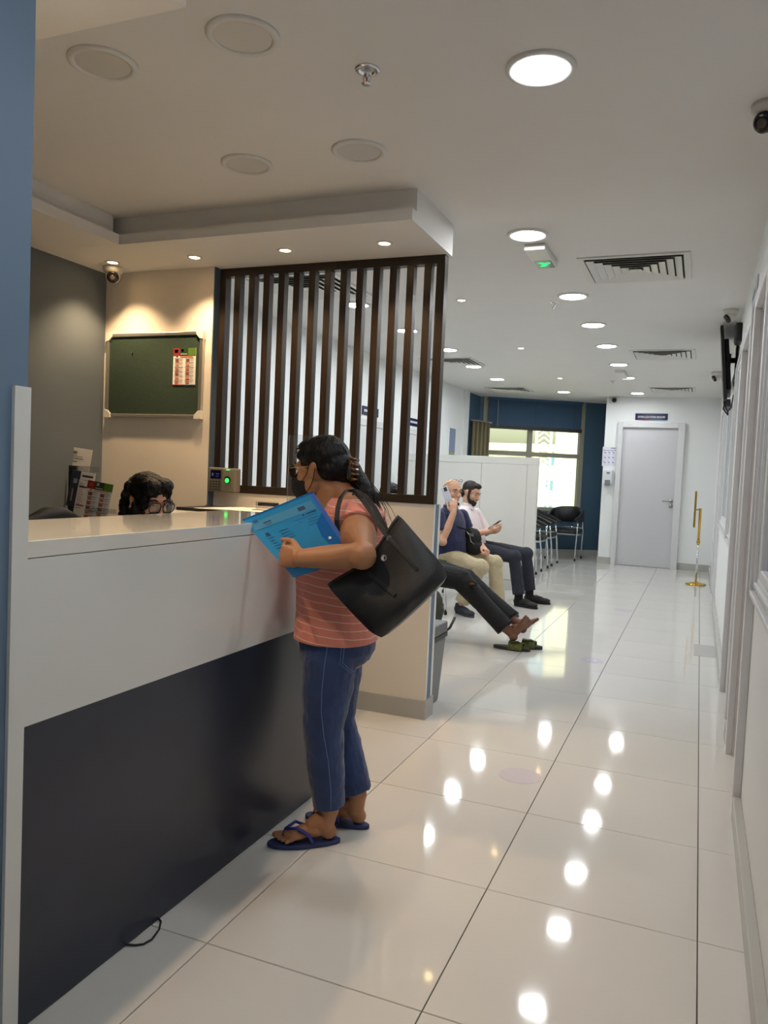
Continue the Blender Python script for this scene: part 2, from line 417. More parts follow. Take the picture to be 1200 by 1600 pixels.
for i, (y0, y1) in enumerate(((3.30, 3.99), (4.36, 5.21), (9.15, 10.05))):
    dr = thing('door_%d' % (i+1), (XR, (y0+y1)/2, 0), None, None); dr['kind'] = 'structure'
    MB().box((.262, y0+.02, .006), (.30, y1-.02, 2.075)).build('door_leaf', DOORW, dr, bevel=.002)
    f = .07
    cs = MB().box((.185, y0-f, 0), (XR, y0, 2.09+f)).box((.185, y1, 0), (XR, y1+f, 2.09+f)).box((.185, y0, 2.09), (XR, y1, 2.09+f))
    cs.build('casing', DOORW, dr, bevel=.003)
    MB().box((XR, y0, 0), (.30, y0+.02, 2.09)).box((XR, y1-.02, 0), (.30, y1, 2.09)).box((XR, y0+.02, 2.075), (.30, y1-.02, 2.09)).build('jamb', DOORG, dr)
    h = MB(); h.lathe((.262, y0+.09, 1.0), [(.025, 0), (.025, -.008)], 20, X_); h.tube([(.254, y0+.09, 1.0), (.21, y0+.09, 1.0), (.206, y0+.10, 1.0), (.206, y0+.21, 1.0)], .008, 8)
    h.build('door_handle', STEEL, dr, smooth=True)
b = MB()
for y0, y1 in ((-2.2, 3.22), (4.07, 4.28), (5.29, 9.07), (10.13, 12.5)): b.box((.186, y0, 0), (XR, y1, .085))
b.build('baseboard_right', SKIRT, bevel=.003)['kind'] = 'structure'
# small white name boards projecting over the right hand doors
NB = mat('name_board_plastic', (190, 192, 198), .35)
for i, (y, lb) in enumerate(((3.25, 'grey name board high on the right wall above the nearest door'), (4.45, 'grey name board high on the right wall above the second door'))):
    t = thing('name_board', (XR, y, 2.3), lb, 'sign', 'name boards above the right wall doors')
    MB().box((XR-.008, y, 2.24), (XR, y+.42, 2.36)).build('board', NB, t, bevel=.002)
    prints('lettering', t, (XR-.008, y+.40, 2.25), -Y_, Z_, [(.03+.05*k, .04, .06+.05*k, .07, (70, 80, 120)) for k in range(6)])['kind'] = 'stuff'

# ------------------------------------------------------------------ end door
dr = thing('door_4', (-.75, 12.515, 0), None, None); dr['kind'] = 'structure'
MB().box((-1.148, 12.50, .01), (-.355, 12.512, 2.118)).build('door_leaf', mat('end_door_grey', (202, 200, 203), .45), dr)
MB().box((-1.222, 12.455, 0), (-1.148, 12.515, 2.197)).box((-.355, 12.455, 0), (-.258, 12.515, 2.197)).box((-1.148, 12.455, 2.118), (-.355, 12.515, 2.197)).build('casing', DOORW, dr, bevel=.004)
h = MB().lathe((-.395, 12.50, 1.02), [(.027, 0), (.027, -.008)], 20, Y_); h.tube([(-.395, 12.492, 1.02), (-.395, 12.45, 1.02), (-.405, 12.445, 1.02), (-.52, 12.445, 1.02)], .009, 8)
h.build('door_handle', STEEL, dr, smooth=True)
MB().lathe((-.395, 12.50, .945), [(.027, 0), (.027, -.01), (.01, -.014)], 20, Y_).build('lock_rose', STEEL, dr, smooth=True)
t = thing('door_sign', (-.75, 12.51, 2.28), 'navy sign reading STERILIZATION ROOM above the end door', 'sign')
SIGNM = mat('sign_navy', (24, 20, 62), .18)
MB().box((-.983, 12.503, 2.234), (-.516, 12.515, 2.335)).build('board', SIGNM, t)
prints('colour_strip', t, (-.983, 12.503, 2.234), X_, Z_, [(0, 0, .23, .006, (190, 40, 110)), (.23, 0, .467, .006, (60, 150, 190))])
text('lettering', t, 'STERILIZATION ROOM', (-.945, 12.5015, 2.266), X_, Z_, .030, mat('sign_white', (235, 235, 240), .5), .39)
# poster and dispenser
t = thing('hand_rub_poster', (-1.33, 12.51, 1.5), 'white handwashing poster with small pictures on the wall left of end door', 'poster')
MB().box((-1.437, 12.512, 1.515), (-1.226, 12.515, 1.812)).build('sheet', mat('poster_paper', (222, 220, 230), .4), t)
rc = [(.12, .275, .195, .285, (60, 60, 110))]
for r in range(3):
    for c in range(3):
        rc += [(.018+.062*c, .03+.075*r, .065+.062*c, .032+.075*r, (150, 150, 190)), (.026+.062*c, .048+.075*r, .054+.062*c, .068+.075*r, (150, 158, 190)), (.02+.062*c, .074+.075*r, .028+.062*c, .08+.075*r, (90, 90, 140))]
prints('pictures', t, (-1.437, 12.512, 1.515), X_, Z_, rc)['kind'] = 'stuff'
text('heading', t, 'How to Handrub', (-1.425, 12.510, 1.752), X_, Z_, .017, mat('poster_ink', (60, 40, 60), .6), .185)
t = thing('hand_sanitizer_dispenser', (-1.33, 12.5, 1.2), 'white wall dispenser with grey push plate below the poster', 'dispenser')
MB().box((-1.395, 12.42, 1.235), (-1.262, 12.515, 1.462)).build('housing', mat('dispenser_white', (216, 220, 222), .3), t, bevel=.016)
MB().box((-1.368, 12.402, 1.212), (-1.289, 12.42, 1.302)).build('push_plate', mat('dispenser_grey', (120, 126, 132), .35), t, bevel=.006)
prints('label', t, (-1.39, 12.4195, 1.25), X_, Z_, [(.04, .155, .09, .17, (50, 60, 120)), (.045, .14, .085, .148, (90, 100, 140))])
# signs and notice on the waiting room's left wall
for i, (y, z, lb) in enumerate(((7.70, 1.875, 'navy door sign on the far white wall, nearer of the two seen through the slats'), (9.11, 1.865, 'navy door sign on the far white wall, farther of the two seen through the slats'))):
    t = thing('door_sign', (-3.42, y+.2, z), lb, 'sign', 'navy signs on the far white wall')
    MB().box((-3.42, y, z), (-3.408, y+.44, z+.095)).build('board', SIGNM, t)
    prints('lettering', t, (-3.408, y, z), Y_, Z_, [(.04+.045*k, .035, .07+.045*k, .062, (225, 225, 235)) for k in range(8)])
for i, y in enumerate((7.45, 8.86)):
    dr = thing('door_%d' % (i+5), (-3.42, y+.5, 0), None, None); dr['kind'] = 'structure'
    MB().box((-3.42, y, 0), (-3.40, y+.07, 1.83)).box((-3.42, y+.87, 0), (-3.40, y+.94, 1.83)).box((-3.42, y, 1.76), (-3.40, y+.94, 1.83)).build('casing', DOORW, dr, bevel=.003)
    MB().box((-3.42, y+.07, .01), (-3.412, y+.87, 1.76)).build('door_leaf', DOORW, dr)
t = thing('framed_notice', (-3.41, 10.97, 1.5), 'narrow framed blue and green notice on the white wall behind the low partition', 'picture')
MB().box((-3.42, 10.80, 1.30), (-3.405, 11.15, 1.98)).build('frame', WHITE, t, bevel=.003)
prints('picture', t, (-3.405, 10.83, 1.33), Y_, Z_, [(0, 0, .29, .28, (140, 156, 120)), (0, .28, .29, .62, (130, 142, 172))])

# ================================================================== CEILING FITTINGS
LED = emis('led_panel_glow', (244, 248, 250), DISC); LEDW = emis('led_panel_glow_cool', (240, 249, 252), DISCW)
OFFD = mat('led_panel_off', (206, 203, 198), .35)
RING = mat('lamp_ring_white', (216, 215, 212), .4)
def downlight(x, y, on, label, grp, r=.107):
    z = cz(y)
    t = thing('ceiling_downlight', (x, y, z), label, 'ceiling light', grp)
    MB().lathe((x, y, z), [(r, .002), (r, -.006), (r*.93, -.011), (r*.80, -.010), (r*.79, -.004), (r*.79, .002)], 40).build('trim_ring', RING, t, smooth=True)
    MB().lathe((x, y, z), [(r*.785, 0), (r*.785, -.006)], 40).build('diffuser', (LEDW if grp == 'lit waiting room downlights' else LED) if on else OFFD, t)
    return t
offl = ((-1.811, 1.969, 'unlit round ceiling panel above the counter, nearest the blue column'), (-1.30, 1.97, 'unlit round ceiling panel above the counter, largest and nearest the sprinkler'),
        (-1.814, 2.81, 'unlit round ceiling panel, farther of the left pair before the soffit'), (-1.309, 2.814, 'unlit round ceiling panel nearest the right end of the stepped soffit'))
for x, y, lb in offl: downlight(x, y, False, lb, 'unlit round panels above the reception')
rowc = ((-.524, 2.404, 'largest lit round ceiling light, nearest the camera'), (-.899, 4.033, 'lit round ceiling light just before the white exit box'), (-.887, 5.474, 'lit round ceiling light, first beyond the big square vent'),
        (-.883, 6.538, 'lit round ceiling light, second beyond the big square vent'), (-.893, 7.606, 'lit round ceiling light, third beyond the big square vent'), (-.901, 8.865, 'lit round ceiling light beside the second square vent'),
        (-.914, 10.061, 'lit round ceiling light behind the small ceiling box'), (-.924, 11.879, 'lit round ceiling light nearest the end door'))
for x, y, lb in rowc: downlight(x, y, True, lb, 'lit corridor downlights')
rowl = ((-2.50, 5.45, 'lit round ceiling light seen highest through the slats'), (-2.50, 6.55, 'lit round ceiling light seen lower through the right slats'), (-2.467, 7.655, 'lit round ceiling light just beside the screen edge'),
        (-2.544, 8.897, 'lit round ceiling light right of the left slotted vent'), (-2.567, 10.138, 'lit round ceiling light above the low partition'), (-1.953, 11.725, 'lit round ceiling light before the blue blind'))
for x, y, lb in rowl: downlight(x, y, True, lb, 'lit waiting room downlights')
downlight(-.52, .75, True, 'unseen round ceiling light added over the viewer to light the foreground', 'lit corridor downlights');  # out-of-view lamp added for the foreground, carrying on the corridor row
def spot(x, y, z, label, grp, power, r=.042, cone=105):
    t = thing('recessed_spotlight', (x, y, z), label, 'ceiling light', grp)
    MB().lathe((x, y, z), [(r, .002), (r, -.003), (r*.7, -.004), (r*.66, .002)], 24).build('trim_ring', RING, t, smooth=True)
    MB().lathe((x, y, z), [(r*.62, 0), (r*.62, -.0015)], 24).build('lens', emis('warm_lens_glow', (255, 214, 150), 22), t)
    L = bpy.data.lights.new('spot_lamp', 'SPOT'); L.energy = power; L.color = (1., .70, .40); L.spot_size = math.radians(cone); L.spot_blend = .8; L.shadow_soft_size = .02
    o = bpy.data.objects.new('spot_lamp', L); col.objects.link(o); o.parent = t; o.location = (0, 0, -.012)
for x, y, lb in ((-3.103, 3.487, 'warm lit recessed spot beside the dome camera'), (-2.569, 3.505, 'warm lit recessed spot above the green board'), (-2.016, 3.501, 'warm lit recessed spot above the middle of the slatted screen'), (-1.476, 3.508, 'warm lit recessed spot above the right end of the slatted screen')):
    spot(x, y, 2.36, lb, 'warm spots in the stepped soffit', SPOT)
for x, y, lb in ((-1.49, 1.3, 'warm lit recessed spot in the near soffit, closer to the corridor'), (-2.0, 1.3, 'warm lit recessed spot in the near soffit, closer to the slate wall')): spot(x, y, 2.36, lb, 'warm spots in the near soffit', SPOT*1.2)
for x, y, lb in ((-1.677, 5.463, 'small warm ceiling spot nearest the slatted screen'), (-1.717, 7.661, 'small warm ceiling spot in the middle of the waiting room'), (-1.74, 10.097, 'small warm ceiling spot farthest back over the waiting room')):
    spot(x, y, cz(y), lb, 'small warm spots in the waiting room ceiling', SPOT*.35)

VENTM = mat('vent_white', (214, 213, 208), .35); VDARK = mat('vent_inside', (62, 58, 52), .8)
def vent(x0, y0, x1, y1, label):
    xc, yc = (x0+x1)/2, (y0+y1)/2; z = cz(yc); t = thing('square_ceiling_vent', (xc, yc, z), label, 'vent', 'square louvred ceiling vents')
    h = (x1-x0)/2; hy = (y1-y0)/2
    MB().box((x0+.01, y0+.01, z-.0005), (x1-.01, y1-.01, z-.002)).build('backing', VDARK, t)
    b = MB()
    for (a, c) in (((x0, y0), (x1, y0+.035)), ((x0, y1-.035), (x1, y1)), ((x0, y0+.035), (x0+.035, y1-.035)), ((x1-.035, y0+.035), (x1, y1-.035))): b.box((*a, z+.002), (*c, z-.010))
    b.build('frame', VENTM, t, bevel=.002)
    for k in range(6):                       # concentric cone blades
        f = 1-(k+1)*.148; g = f-.125
        ho, hyo, hi, hyi = h*f, hy*f, h*g, hy*g; b = MB()
        zo, zi = z-.016, z-.003
        R = [[(xc-a, yc-c, q), (xc+a, yc-c, q), (xc+a, yc+c, q), (xc-a, yc+c, q)] for a, c, q in ((ho, hyo, zo), (hi, hyi, zi), (hi, hyi, zi-.0015), (ho, hyo, zo-.0015))]
        b.rings(R+[R[0]], cap=False); b.build('blade', VENTM, t)
    return t
vent(-.727, 4.55-.02, -.125, 5.13, 'largest square louvred vent, nearest in the corridor ceiling')
vent(-.72, 7.90, -.12, 8.50, 'square louvred vent in the middle of the corridor ceiling')
vent(-.74, 11.1, -.14, 11.70, 'square louvred vent in the ceiling before the end door')
vent(-2.98, 8.20, -2.38, 8.80, 'square vent in the waiting room ceiling beside the screen edge')
vent(-3.0, 11.1, -2.40, 11.70, 'square vent in the ceiling near the blue blind')
vent(-2.95, 4.50, -2.25, 5.20, 'square vent seen through the top of the slats')

def sprinkler(x, y, label):
    z = cz(y); t = thing('fire_sprinkler', (x, y, z), label, 'sprinkler', 'fire sprinklers in the ceiling')
    MB().lathe((x, y, z), [(.040, .001), (.038, -.005), (.026, -.007), (.022, .001)], 28).build('escutcheon', CHROME, t, smooth=True)
    b = MB().lathe((x, y, z), [(.010, 0), (.010, -.02), (.006, -.022), (.006, -.026)], 14)
    for s in (-1, 1): b.tube([(x+s*.009, y, z-.016), (x+s*.013, y, z-.030), (x+s*.004, y, z-.042)], .0022, 6)
    b.build('body', CHROME, t, smooth=True)
    MB().lathe((x, y, z-.022), [(.0025, 0), (.0025, -.018)], 8).build('bulb', mat('sprinkler_bulb', (190, 60, 40), .2), t)
    MB().lathe((x, y, z-.042), [(.004, 0), (.016, -.002), (.016, -.0035), (.003, -.005)], 20).build('deflector', CHROME, t, smooth=True)
sprinkler(-1.032, 2.254, 'chrome fire sprinkler nearest the camera in the ceiling')
sprinkler(-1.049, 5.649, 'chrome fire sprinkler left of the corridor lights, before the second light')
sprinkler(-1.114, 10.388, 'small chrome fire sprinkler far down the corridor ceiling')

t = thing('exit_light_box', (-.897, 4.4, cz(4.4)), 'white ceiling exit light with a glowing green patch', 'exit light')
z = cz(4.4); MB().box((-.955, 4.20, z-.035), (-.84, 4.59, z)).build('housing', VENTM, t, bevel=.006)
MB().box((-.945, 4.42, z-.037), (-.85, 4.57, z-.0352)).build('face', glass('exit_acrylic', (190, 225, 200), .3), t)
b = MB().use(emis('exit_green_glow', (40, 220, 110), 1.5)); zz = z-.0374
b.prism([(-.93, 4.45, zz), (-.90, 4.45, zz), (-.875, 4.49, zz), (-.90, 4.53, zz), (-.93, 4.53, zz), (-.905, 4.49, zz)], (0, 0, -.0005)); b.box((-.888, 4.46, zz), (-.86, 4.475, zz-.0005)); b.build('arrow', None, t)
t = thing('exit_light_box', (-.94, 9.67, cz(9.67)), 'small pale ceiling box between the far corridor lights', 'exit light')
z = cz(9.67); MB().box((-.99, 9.35, z-.05), (-.88, 9.7, z)).build('housing', VENTM, t, bevel=.006); MB().box((-.99, 9.85, z-.03), (-.90, 9.95, z)).build('end_cap', VENTM, t, bevel=.004)

CCW = mat('camera_housing_white', (206, 203, 198), .4); CCB = mat('camera_face_black', (26, 24, 24), .2); LENS = mat('camera_lens_ring', (74, 62, 54), .25)
def dome(x, y, z, aim, label, s=1.):
    t = thing('dome_camera', (x, y, z), label, 'security camera', 'white dome security cameras'); aim = Vector(aim).normalized()
    MB().lathe((x, y, z), [(.056*s, .001), (.056*s, -.018*s), (.047*s, -.034*s), (.035*s, -.04*s)], 32).build('base', CCW, t, smooth=True)
    c = Vector((x, y, z-.05*s)); MB().ell(c, (.041*s,)*3, seg=28).build('eyeball', CCW, t, smooth=True)
    MB().lathe(c+aim*.026*s, [(.034*s, 0), (.033*s, .012*s), (.026*s, .017*s)], 28, aim).build('face_ring', CCB, t, smooth=True)
    MB().lathe(c+aim*.0425*s, [(.016*s, 0), (.015*s, .003*s), (.010*s, .004*s)], 20, aim).build('lens', LENS, t, smooth=True)
dome(-3.175, 3.575, 2.36, (.75, -1, -.55), 'white dome camera under the soffit in the reception corner')
dome(.135, 2.85, cz(2.85), (-.55, -.8, -.55), 'white dome camera at the upper right, nearest the viewer')
dome(.128, 6.133, cz(6.1), (-.75, -.35, -.6), 'white dome camera above the television bracket', .95)
dome(.10, 9.6, cz(9.6), (-.8, -.3, -.5), 'small white dome camera half hidden behind the television', 1.1)
t = thing('box_camera', (-1.31, 12.47, 2.53), 'small white camera with black face in the corner above the end wall poster', 'security camera')
MB().box((-1.38, 12.44, 2.485), (-1.26, 12.515, 2.57)).build('mount', CCW, t, bevel=.01); MB().lathe((-1.30, 12.44, 2.527), [(.036, 0), (.034, -.02), (.02, -.03)], 24, Y_).build('face_ring', CCB, t, smooth=True)

# ================================================================== TELEVISION
t = thing('wall_television', (.10, 7.0, 2.2), 'black flat television hung edge-on from the right wall on a bracket', 'television')
tc = Vector((.118, 7.0, 2.225)); TN = Vector((-.985, .02, -.10)).normalized(); TU = Vector((-.02, -1, 0)).normalized(); TU = (TU-TN*TU.dot(TN)).normalized(); TV_ = TN.cross(TU); 
if TV_.z < 0: TV_ = -TV_
MB().obox(tc, TU, TV_, TN, .43, .285, .012).build('panel', BLACKP, t, bevel=.004)
MB().obox(tc+TN*.013, TU, TV_, TN, .418, .272, .001).build('screen', mat('tv_screen', (24, 26, 30), .08, spec=.7), t)
MB().obox(tc-TN*.03, TU, TV_, TN, .30, .20, .018).build('back_cover', BLACKP, t, bevel=.01)
MB().obox(tc-TV_*.29-TN*.02, TU, TV_, TN, .16, .03, .022).build('connector_box', mat('tv_box_grey', (90, 92, 94), .5), t, bevel=.005)
b = MB(); b.box((XR-.012, 6.92, 2.1), (XR, 7.1, 2.42)); b.tube([(XR-.01, 7.0, 2.3), (.16, 7.0, 2.3)], .022, 8); b.box((.155, 6.9, 2.12), (.168, 7.1, 2.34)); b.build('bracket', BLACKP, t)
b = MB(); b.tube([(.14, 6.75, 2.25), (.12, 6.72, 2.05), (.135, 6.72, 1.92), (.165, 6.75, 1.86), (.19, 6.8, 1.90), (.20, 6.8, 2.0)], .005, 6); b.tube([(.15, 6.8, 1.95), (.13, 6.72, 1.88), (.17, 6.72, 1.83), (.165, 6.72, 1.86)], .006, 6); b.build('cable', BLACKP, t, smooth=True)
t = thing('wall_speaker', (XR-.02, 6.3, 2.36), 'small black box on the right wall above the television', 'speaker')
MB().box((XR-.045, 6.22, 2.32), (XR, 6.40, 2.46)).build('housing', BLACKP, t, bevel=.01); MB().box((XR-.048, 6.24, 2.335), (XR-.045, 6.38, 2.445)).build('grille', mat('grille_black', (30, 30, 30), .8), t)

# ================================================================== STANCHION
bx, by = .02, 10.75
t = thing('gold_stanchion_sign', (bx, by, 0), 'polished gold stanchion with a sign plate on top by the end door', 'sign stand')
MB().lathe((bx, by, 0), [(.125, 0), (.125, .012), (.10, .022), (.03, .034), (.016, .05)], 36).build('base', GOLD, t, smooth=True)
MB().lathe((bx, by, 0), [(.0125, .04), (.0125, .55)], 14).build('lower_pole', CHROME, t, smooth=True)
MB().lathe((bx, by, 0), [(.016, .55), (.016, .97), (.018, .975), (.010, .985)], 14).build('upper_pole', GOLD, t, smooth=True)
MB().lathe((bx, by, .52), [(.016, 0), (.022, .01), (.022, .05), (.016, .06)], 14).build('collar', GOLD, t, smooth=True)
MB().box((bx-.055, by-.006, .955), (bx+.01, by+.006, .975)).build('sign_arm', CHROME, t)
MB().box((bx-.075, by-.15, .74), (bx-.05, by+.15, 1.20)).build('sign_frame', GOLD, t, bevel=.004)
MB().box((bx-.0765, by-.135, .755), (bx-.075, by+.135, 1.185)).build('sign_plate', mat('plate_white', (225, 225, 222), .4), t)

# floor markings: flat round stickers and a worn rectangle
def sticker(x, y, r, c, label, n=36, name='floor_sticker', foot=True):
    t = thing(name, (x, y, 0), label, 'sticker', 'round distancing stickers on the floor')
    MB().lathe((x, y, .0002), [(r, 0), (r, .0006)], n).build('disc', mat('sticker_%d' % c[0], c, .12, spec=.6), t)
    if foot:
        b = MB()
        for s in (-1, 1): b.prism([(x+s*r*.28+r*.13*math.cos(a), y+r*.42*math.sin(a), .0008) for a in [k*math.pi/6 for k in range(12)]], (0, 0, .0003))
        b.build('footprints', mat('sticker_foot_%d' % c[2], tuple(min(255, v+8) for v in c), .2), t)
sticker(-.635, 3.245, .088, (206, 198, 208), 'pale lilac round sticker on the nearest floor tiles', foot=False)
sticker(-.637, 5.62, .082, (204, 198, 212), 'pale lilac round sticker on the floor in the middle of the corridor')
sticker(-.632, 8.05, .088, (206, 180, 184), 'faded pink round sticker on the floor, nearer of the far two')
sticker(-.645, 10.5, .092, (206, 176, 180), 'faded pink round sticker on the floor closest to the end door')
t = thing('floor_patch', (.11, 6.45, 0), 'grey rectangular sticker on the floor beside the right wall', 'sticker')
MB().box((.03, 6.22, .0003), (.183, 6.68, .001)).build('sheet', mat('patch_grey', (182, 181, 178), .18), t)

# ================================================================== RECEPTION COUNTER
ct = thing('reception_counter', (-1.31, 1.95, 0), 'long reception counter with white top and front over a navy lower panel', 'counter')
FX = -1.31; CY0, CY1 = 1.241, 2.675
MB().box((FX-.445, CY0, 1.043), (FX, CY1, 1.080)).build('counter_top', mat('counter_top_gloss', (226, 224, 216), .09, spec=.6, coat=.5), ct, bevel=.0015)
MB().box((FX-.03, CY0, .679), (FX-.001, CY1, 1.0415)).build('front_panel', LAM, ct)
MB().box((FX-.03, CY0, 0.002), (FX-.001, CY1, .678)).build('lower_panel', NAVY, ct)
MB().box((FX-.44, CY1-.03, 0.002), (FX-.0305, CY1-.001, 1.0415)).build('end_panel', LAM, ct)
MB().box((FX-.44, CY0, 0.002), (FX-.41, CY1-.031, 1.0415)).build('inner_panel', LAM, ct)
MB().box((FX-.66, CY0, .70), (FX-.441, CY1, .73)).build('desk_top', LAM, ct)
MB().box((FX-.66, CY0+.01, .002), (FX-.441, CY0+.035, .699)).build('desk_leg_panel', LAM, ct)
ep = thing('end_post', (-1.316, 1.22, 0), 'white upright strip between the blue column and the counter', 'post')
MB().box((-1.3175, 1.198, 0.001), (-1.3085, 1.2395, 1.403)).build('strip', LAM, ep)
cb = thing('black_cable', (-1.30, 1.65, 0), 'thin black cable loop coming out from under the counter onto the floor', 'cable')
pts = [Vector(p) for p in ((-1.316, 1.722, .006), (-1.296, 1.712, .004), (-1.277, 1.68, .004), (-1.266, 1.635, .004), (-1.272, 1.61, .004), (-1.288, 1.597, .004), (-1.308, 1.59, .004), (-1.318, 1.589, .006))]
MB().tube(pts, .0028, 8).build('cord', BLACKP, cb, smooth=True)

# acrylic guard, papers, stapler, small acrylic stand on the counter
ACR = glass('clear_acrylic', (246, 247, 248), .97)
t = thing('acrylic_screen', (-1.33, 2.62, 1.08), 'clear acrylic sneeze screen on the counter behind the woman', 'screen')
MB().box((-1.46, 2.617, 1.0815), (-1.325, 2.622, 1.386)).build('sheet', ACR, t, bevel=.001)
MB().box((-1.44, 2.59, 1.0802), (-1.345, 2.65, 1.0845)).build('foot', ACR, t)
PAPER = mat('white_paper', (228, 224, 216), .6)
wd = thing('back_desk', (-2.2, 3.45, 0), 'low worktop behind the counter against the cream wall', 'desk')
MB().box((-2.567, 3.16, .985), (-1.75, 3.744, 1.013)).build('worktop', LAM, wd, bevel=.002)
MB().box((-2.565, 3.2, 0.002), (-2.535, 3.742, .984)).build('side_panel', LAM, wd); MB().box((-1.79, 3.2, 0.002), (-1.762, 3.742, .984)).build('side_panel', LAM, wd)
t = thing('black_folder', (-2.45, 3.55, 1.013), 'black flat folder lying on the back worktop under white papers', 'folder')
MB().box((-2.56, 3.40, 1.014), (-2.12, 3.70, 1.030)).build('cover', BLACKP, t, bevel=.003)
for k in range(3):
    t = thing('paper_sheet', (-2.2+.03*k, 3.4, 1.032+.002*k), ['lowest white paper sheet on the back worktop', 'middle white paper sheet on the back worktop', 'topmost white paper sheet on the back worktop'][k], 'paper', 'white papers on the back worktop')
    MB().prism([(-2.42+.04*k, 3.36, 1.032+.002*k), (-1.9+.05*k, 3.30, 1.032+.002*k), (-1.86+.05*k, 3.60, 1.032+.002*k), (-2.38+.04*k, 3.64, 1.032+.002*k)], (0, 0, .001)).build('sheet', PAPER, t)
t = thing('card_holder', (-2.0, 3.45, 1.04), 'small clear card holder with a dark strip on the back worktop', 'holder')
MB().box((-2.12, 3.44, 1.038), (-1.98, 3.50, 1.042)).build('base', ACR, t); MB().box((-2.115, 3.47, 1.0425), (-1.985, 3.476, 1.085)).build('front', ACR, t); MB().box((-2.11, 3.478, 1.06), (-1.99, 3.49, 1.078)).build('cards', mat('cards_navy', (30, 32, 52), .4), t)

# ================================================================== SLATTED SCREEN
ss = thing('slatted_screen', (-1.9, 3.77, 1.11), 'dark brown wooden screen of upright slats on the low wall', 'room divider')
sy0, sy1 = 3.750, 3.798
MB().box((-2.568, sy0-.002, 2.316), (-1.244, sy1+.002, 2.3595)).build('top_rail', WOOD, ss, bevel=.0015)
MB().box((-2.568, sy0-.002, 1.1085), (-1.244, sy1+.002, 1.152)).build('bottom_rail', WOOD, ss, bevel=.0015)
MB().box((-2.568, sy0-.002, 1.152), (-2.53, sy1+.002, 2.316)).build('post', WOOD, ss); MB().box((-1.288, sy0-.002, 1.152), (-1.244, sy1+.002, 2.316)).build('post', WOOD, ss)
p = MB().box((-.019, sy0, 1.152), (.019, sy1, 2.316)).build('slat', WOOD, None, bevel=.0012)
p.parent = ss; p.location = Vector((-2.457, 0, 0))-Vector(ss.location)
for k in range(1, 13):
    o = p.copy(); col.objects.link(o); o.parent = ss; o.location = Vector((-2.457+.0935*k, 0, 0))-Vector(ss.location)

# ================================================================== NOTICE BOARD
nb = thing('notice_board', (-2.95, 3.69, 1.75), 'dark green felt notice board in an aluminium frame on the cream wall', 'notice board')
BX0, BX1, BZ0, BZ1 = -3.294, -2.618, 1.516, 2.002; by1, by0 = 3.694, 3.668
MB().box((BX0+.015, by0+.008, BZ0+.015), (BX1-.015, by1, BZ1-.015)).build('felt_panel', mat('green_felt', (40, 58, 44), .9, noise=.1, nscale=60, bump=.3, bscale=300), nb)
for nm, a, c in (('frame_rail', (BX0, BZ1-.02), (BX1, BZ1)), ('frame_rail', (BX0, BZ0), (BX1, BZ0+.02)), ('frame_rail', (BX0, BZ0), (BX0+.02, BZ1)), ('frame_rail', (BX1-.02, BZ0), (BX1, BZ1))):
    MB().box((a[0], by0, a[1]), (c[0], by1, c[1])).build(nm, ALU, nb, bevel=.003)
for x, z in ((BX0, BZ0), (BX1, BZ0), (BX0, BZ1), (BX1, BZ1)):
    sx = 1 if x == BX0 else -1; sz = 1 if z == BZ0 else -1
    MB().prism([(x-sx*.004, by0-.003, z-sz*.004), (x+sx*.045, by0-.003, z-sz*.004), (x+sx*.04, by0-.003, z+sz*.02), (x+sx*.02, by0-.003, z+sz*.04), (x-sx*.004, by0-.003, z+sz*.045)], (0, .028, 0)).build('corner_cap', mat('corner_plastic', (222, 216, 204), .4), nb, bevel=.002)
MB().lathe((-3.108, by0+.008, 1.892), [(.004, 0), (.005, -.006), (.002, -.008)], 10, Y_).build('push_pin', CHROME, nb)
def flyer_rects(W, H):
    R = [(0, H*.80, W*.30, H, (150, 34, 30)), (W*.30, H*.80, W*.66, H, (34, 60, 32)), (W*.66, H*.80, W, H, (86, 120, 34)),
         (W*.06, H*.87, W*.22, H*.96, (210, 90, 78)), (W*.36, H*.90, W*.46, H*.97, (206, 200, 186)), (W*.34, H*.83, W*.62, H*.85, (200, 200, 180)), (W*.52, H*.89, W*.60, H*.97, (190, 180, 120)), (W*.70, H*.90, W*.95, H*.94, (40, 50, 70)), (W*.30, H*.76, W*.88, H*.785, (206, 130, 84)), (W*.14, H*.76, W*.22, H*.785, (70, 60, 60)), (0, 0, W*.5, H*.018, (168, 50, 48)), (W*.5, 0, W, H*.018, (120, 130, 150))]
    for k in range(6):
        y = H*(.04+.118*k)
        for x in (.07, .54):
            R += [(W*x, y+H*.085, W*(x+.38), y+H*.098, (52, 40, 44)), (W*(x+.03), y+.001, W*(x+.19), y+H*.08, ((168, 96, 76), (190, 120, 92), (130, 70, 60))[(k+int(x*7)) % 3]), (W*(x+.21), y+H*.04, W*(x+.36), y+H*.055, (170, 160, 150)), (W*(x+.21), y+H*.02, W*(x+.33), y+H*.03, (186, 176, 166))]
    return R
fy = thing('price_flyer', (-2.71, by0, 1.70), 'small price list flyer with red and green header pinned to the green board', 'flyer')
MB().box((-2.816, by0+.0055, 1.703), (-2.663, by0+.0075, 1.910)).build('sheet', PAPER, fy)
prints('printing', fy, (-2.816, by0+.0055, 1.703), X_, Z_, flyer_rects(.153, .207))

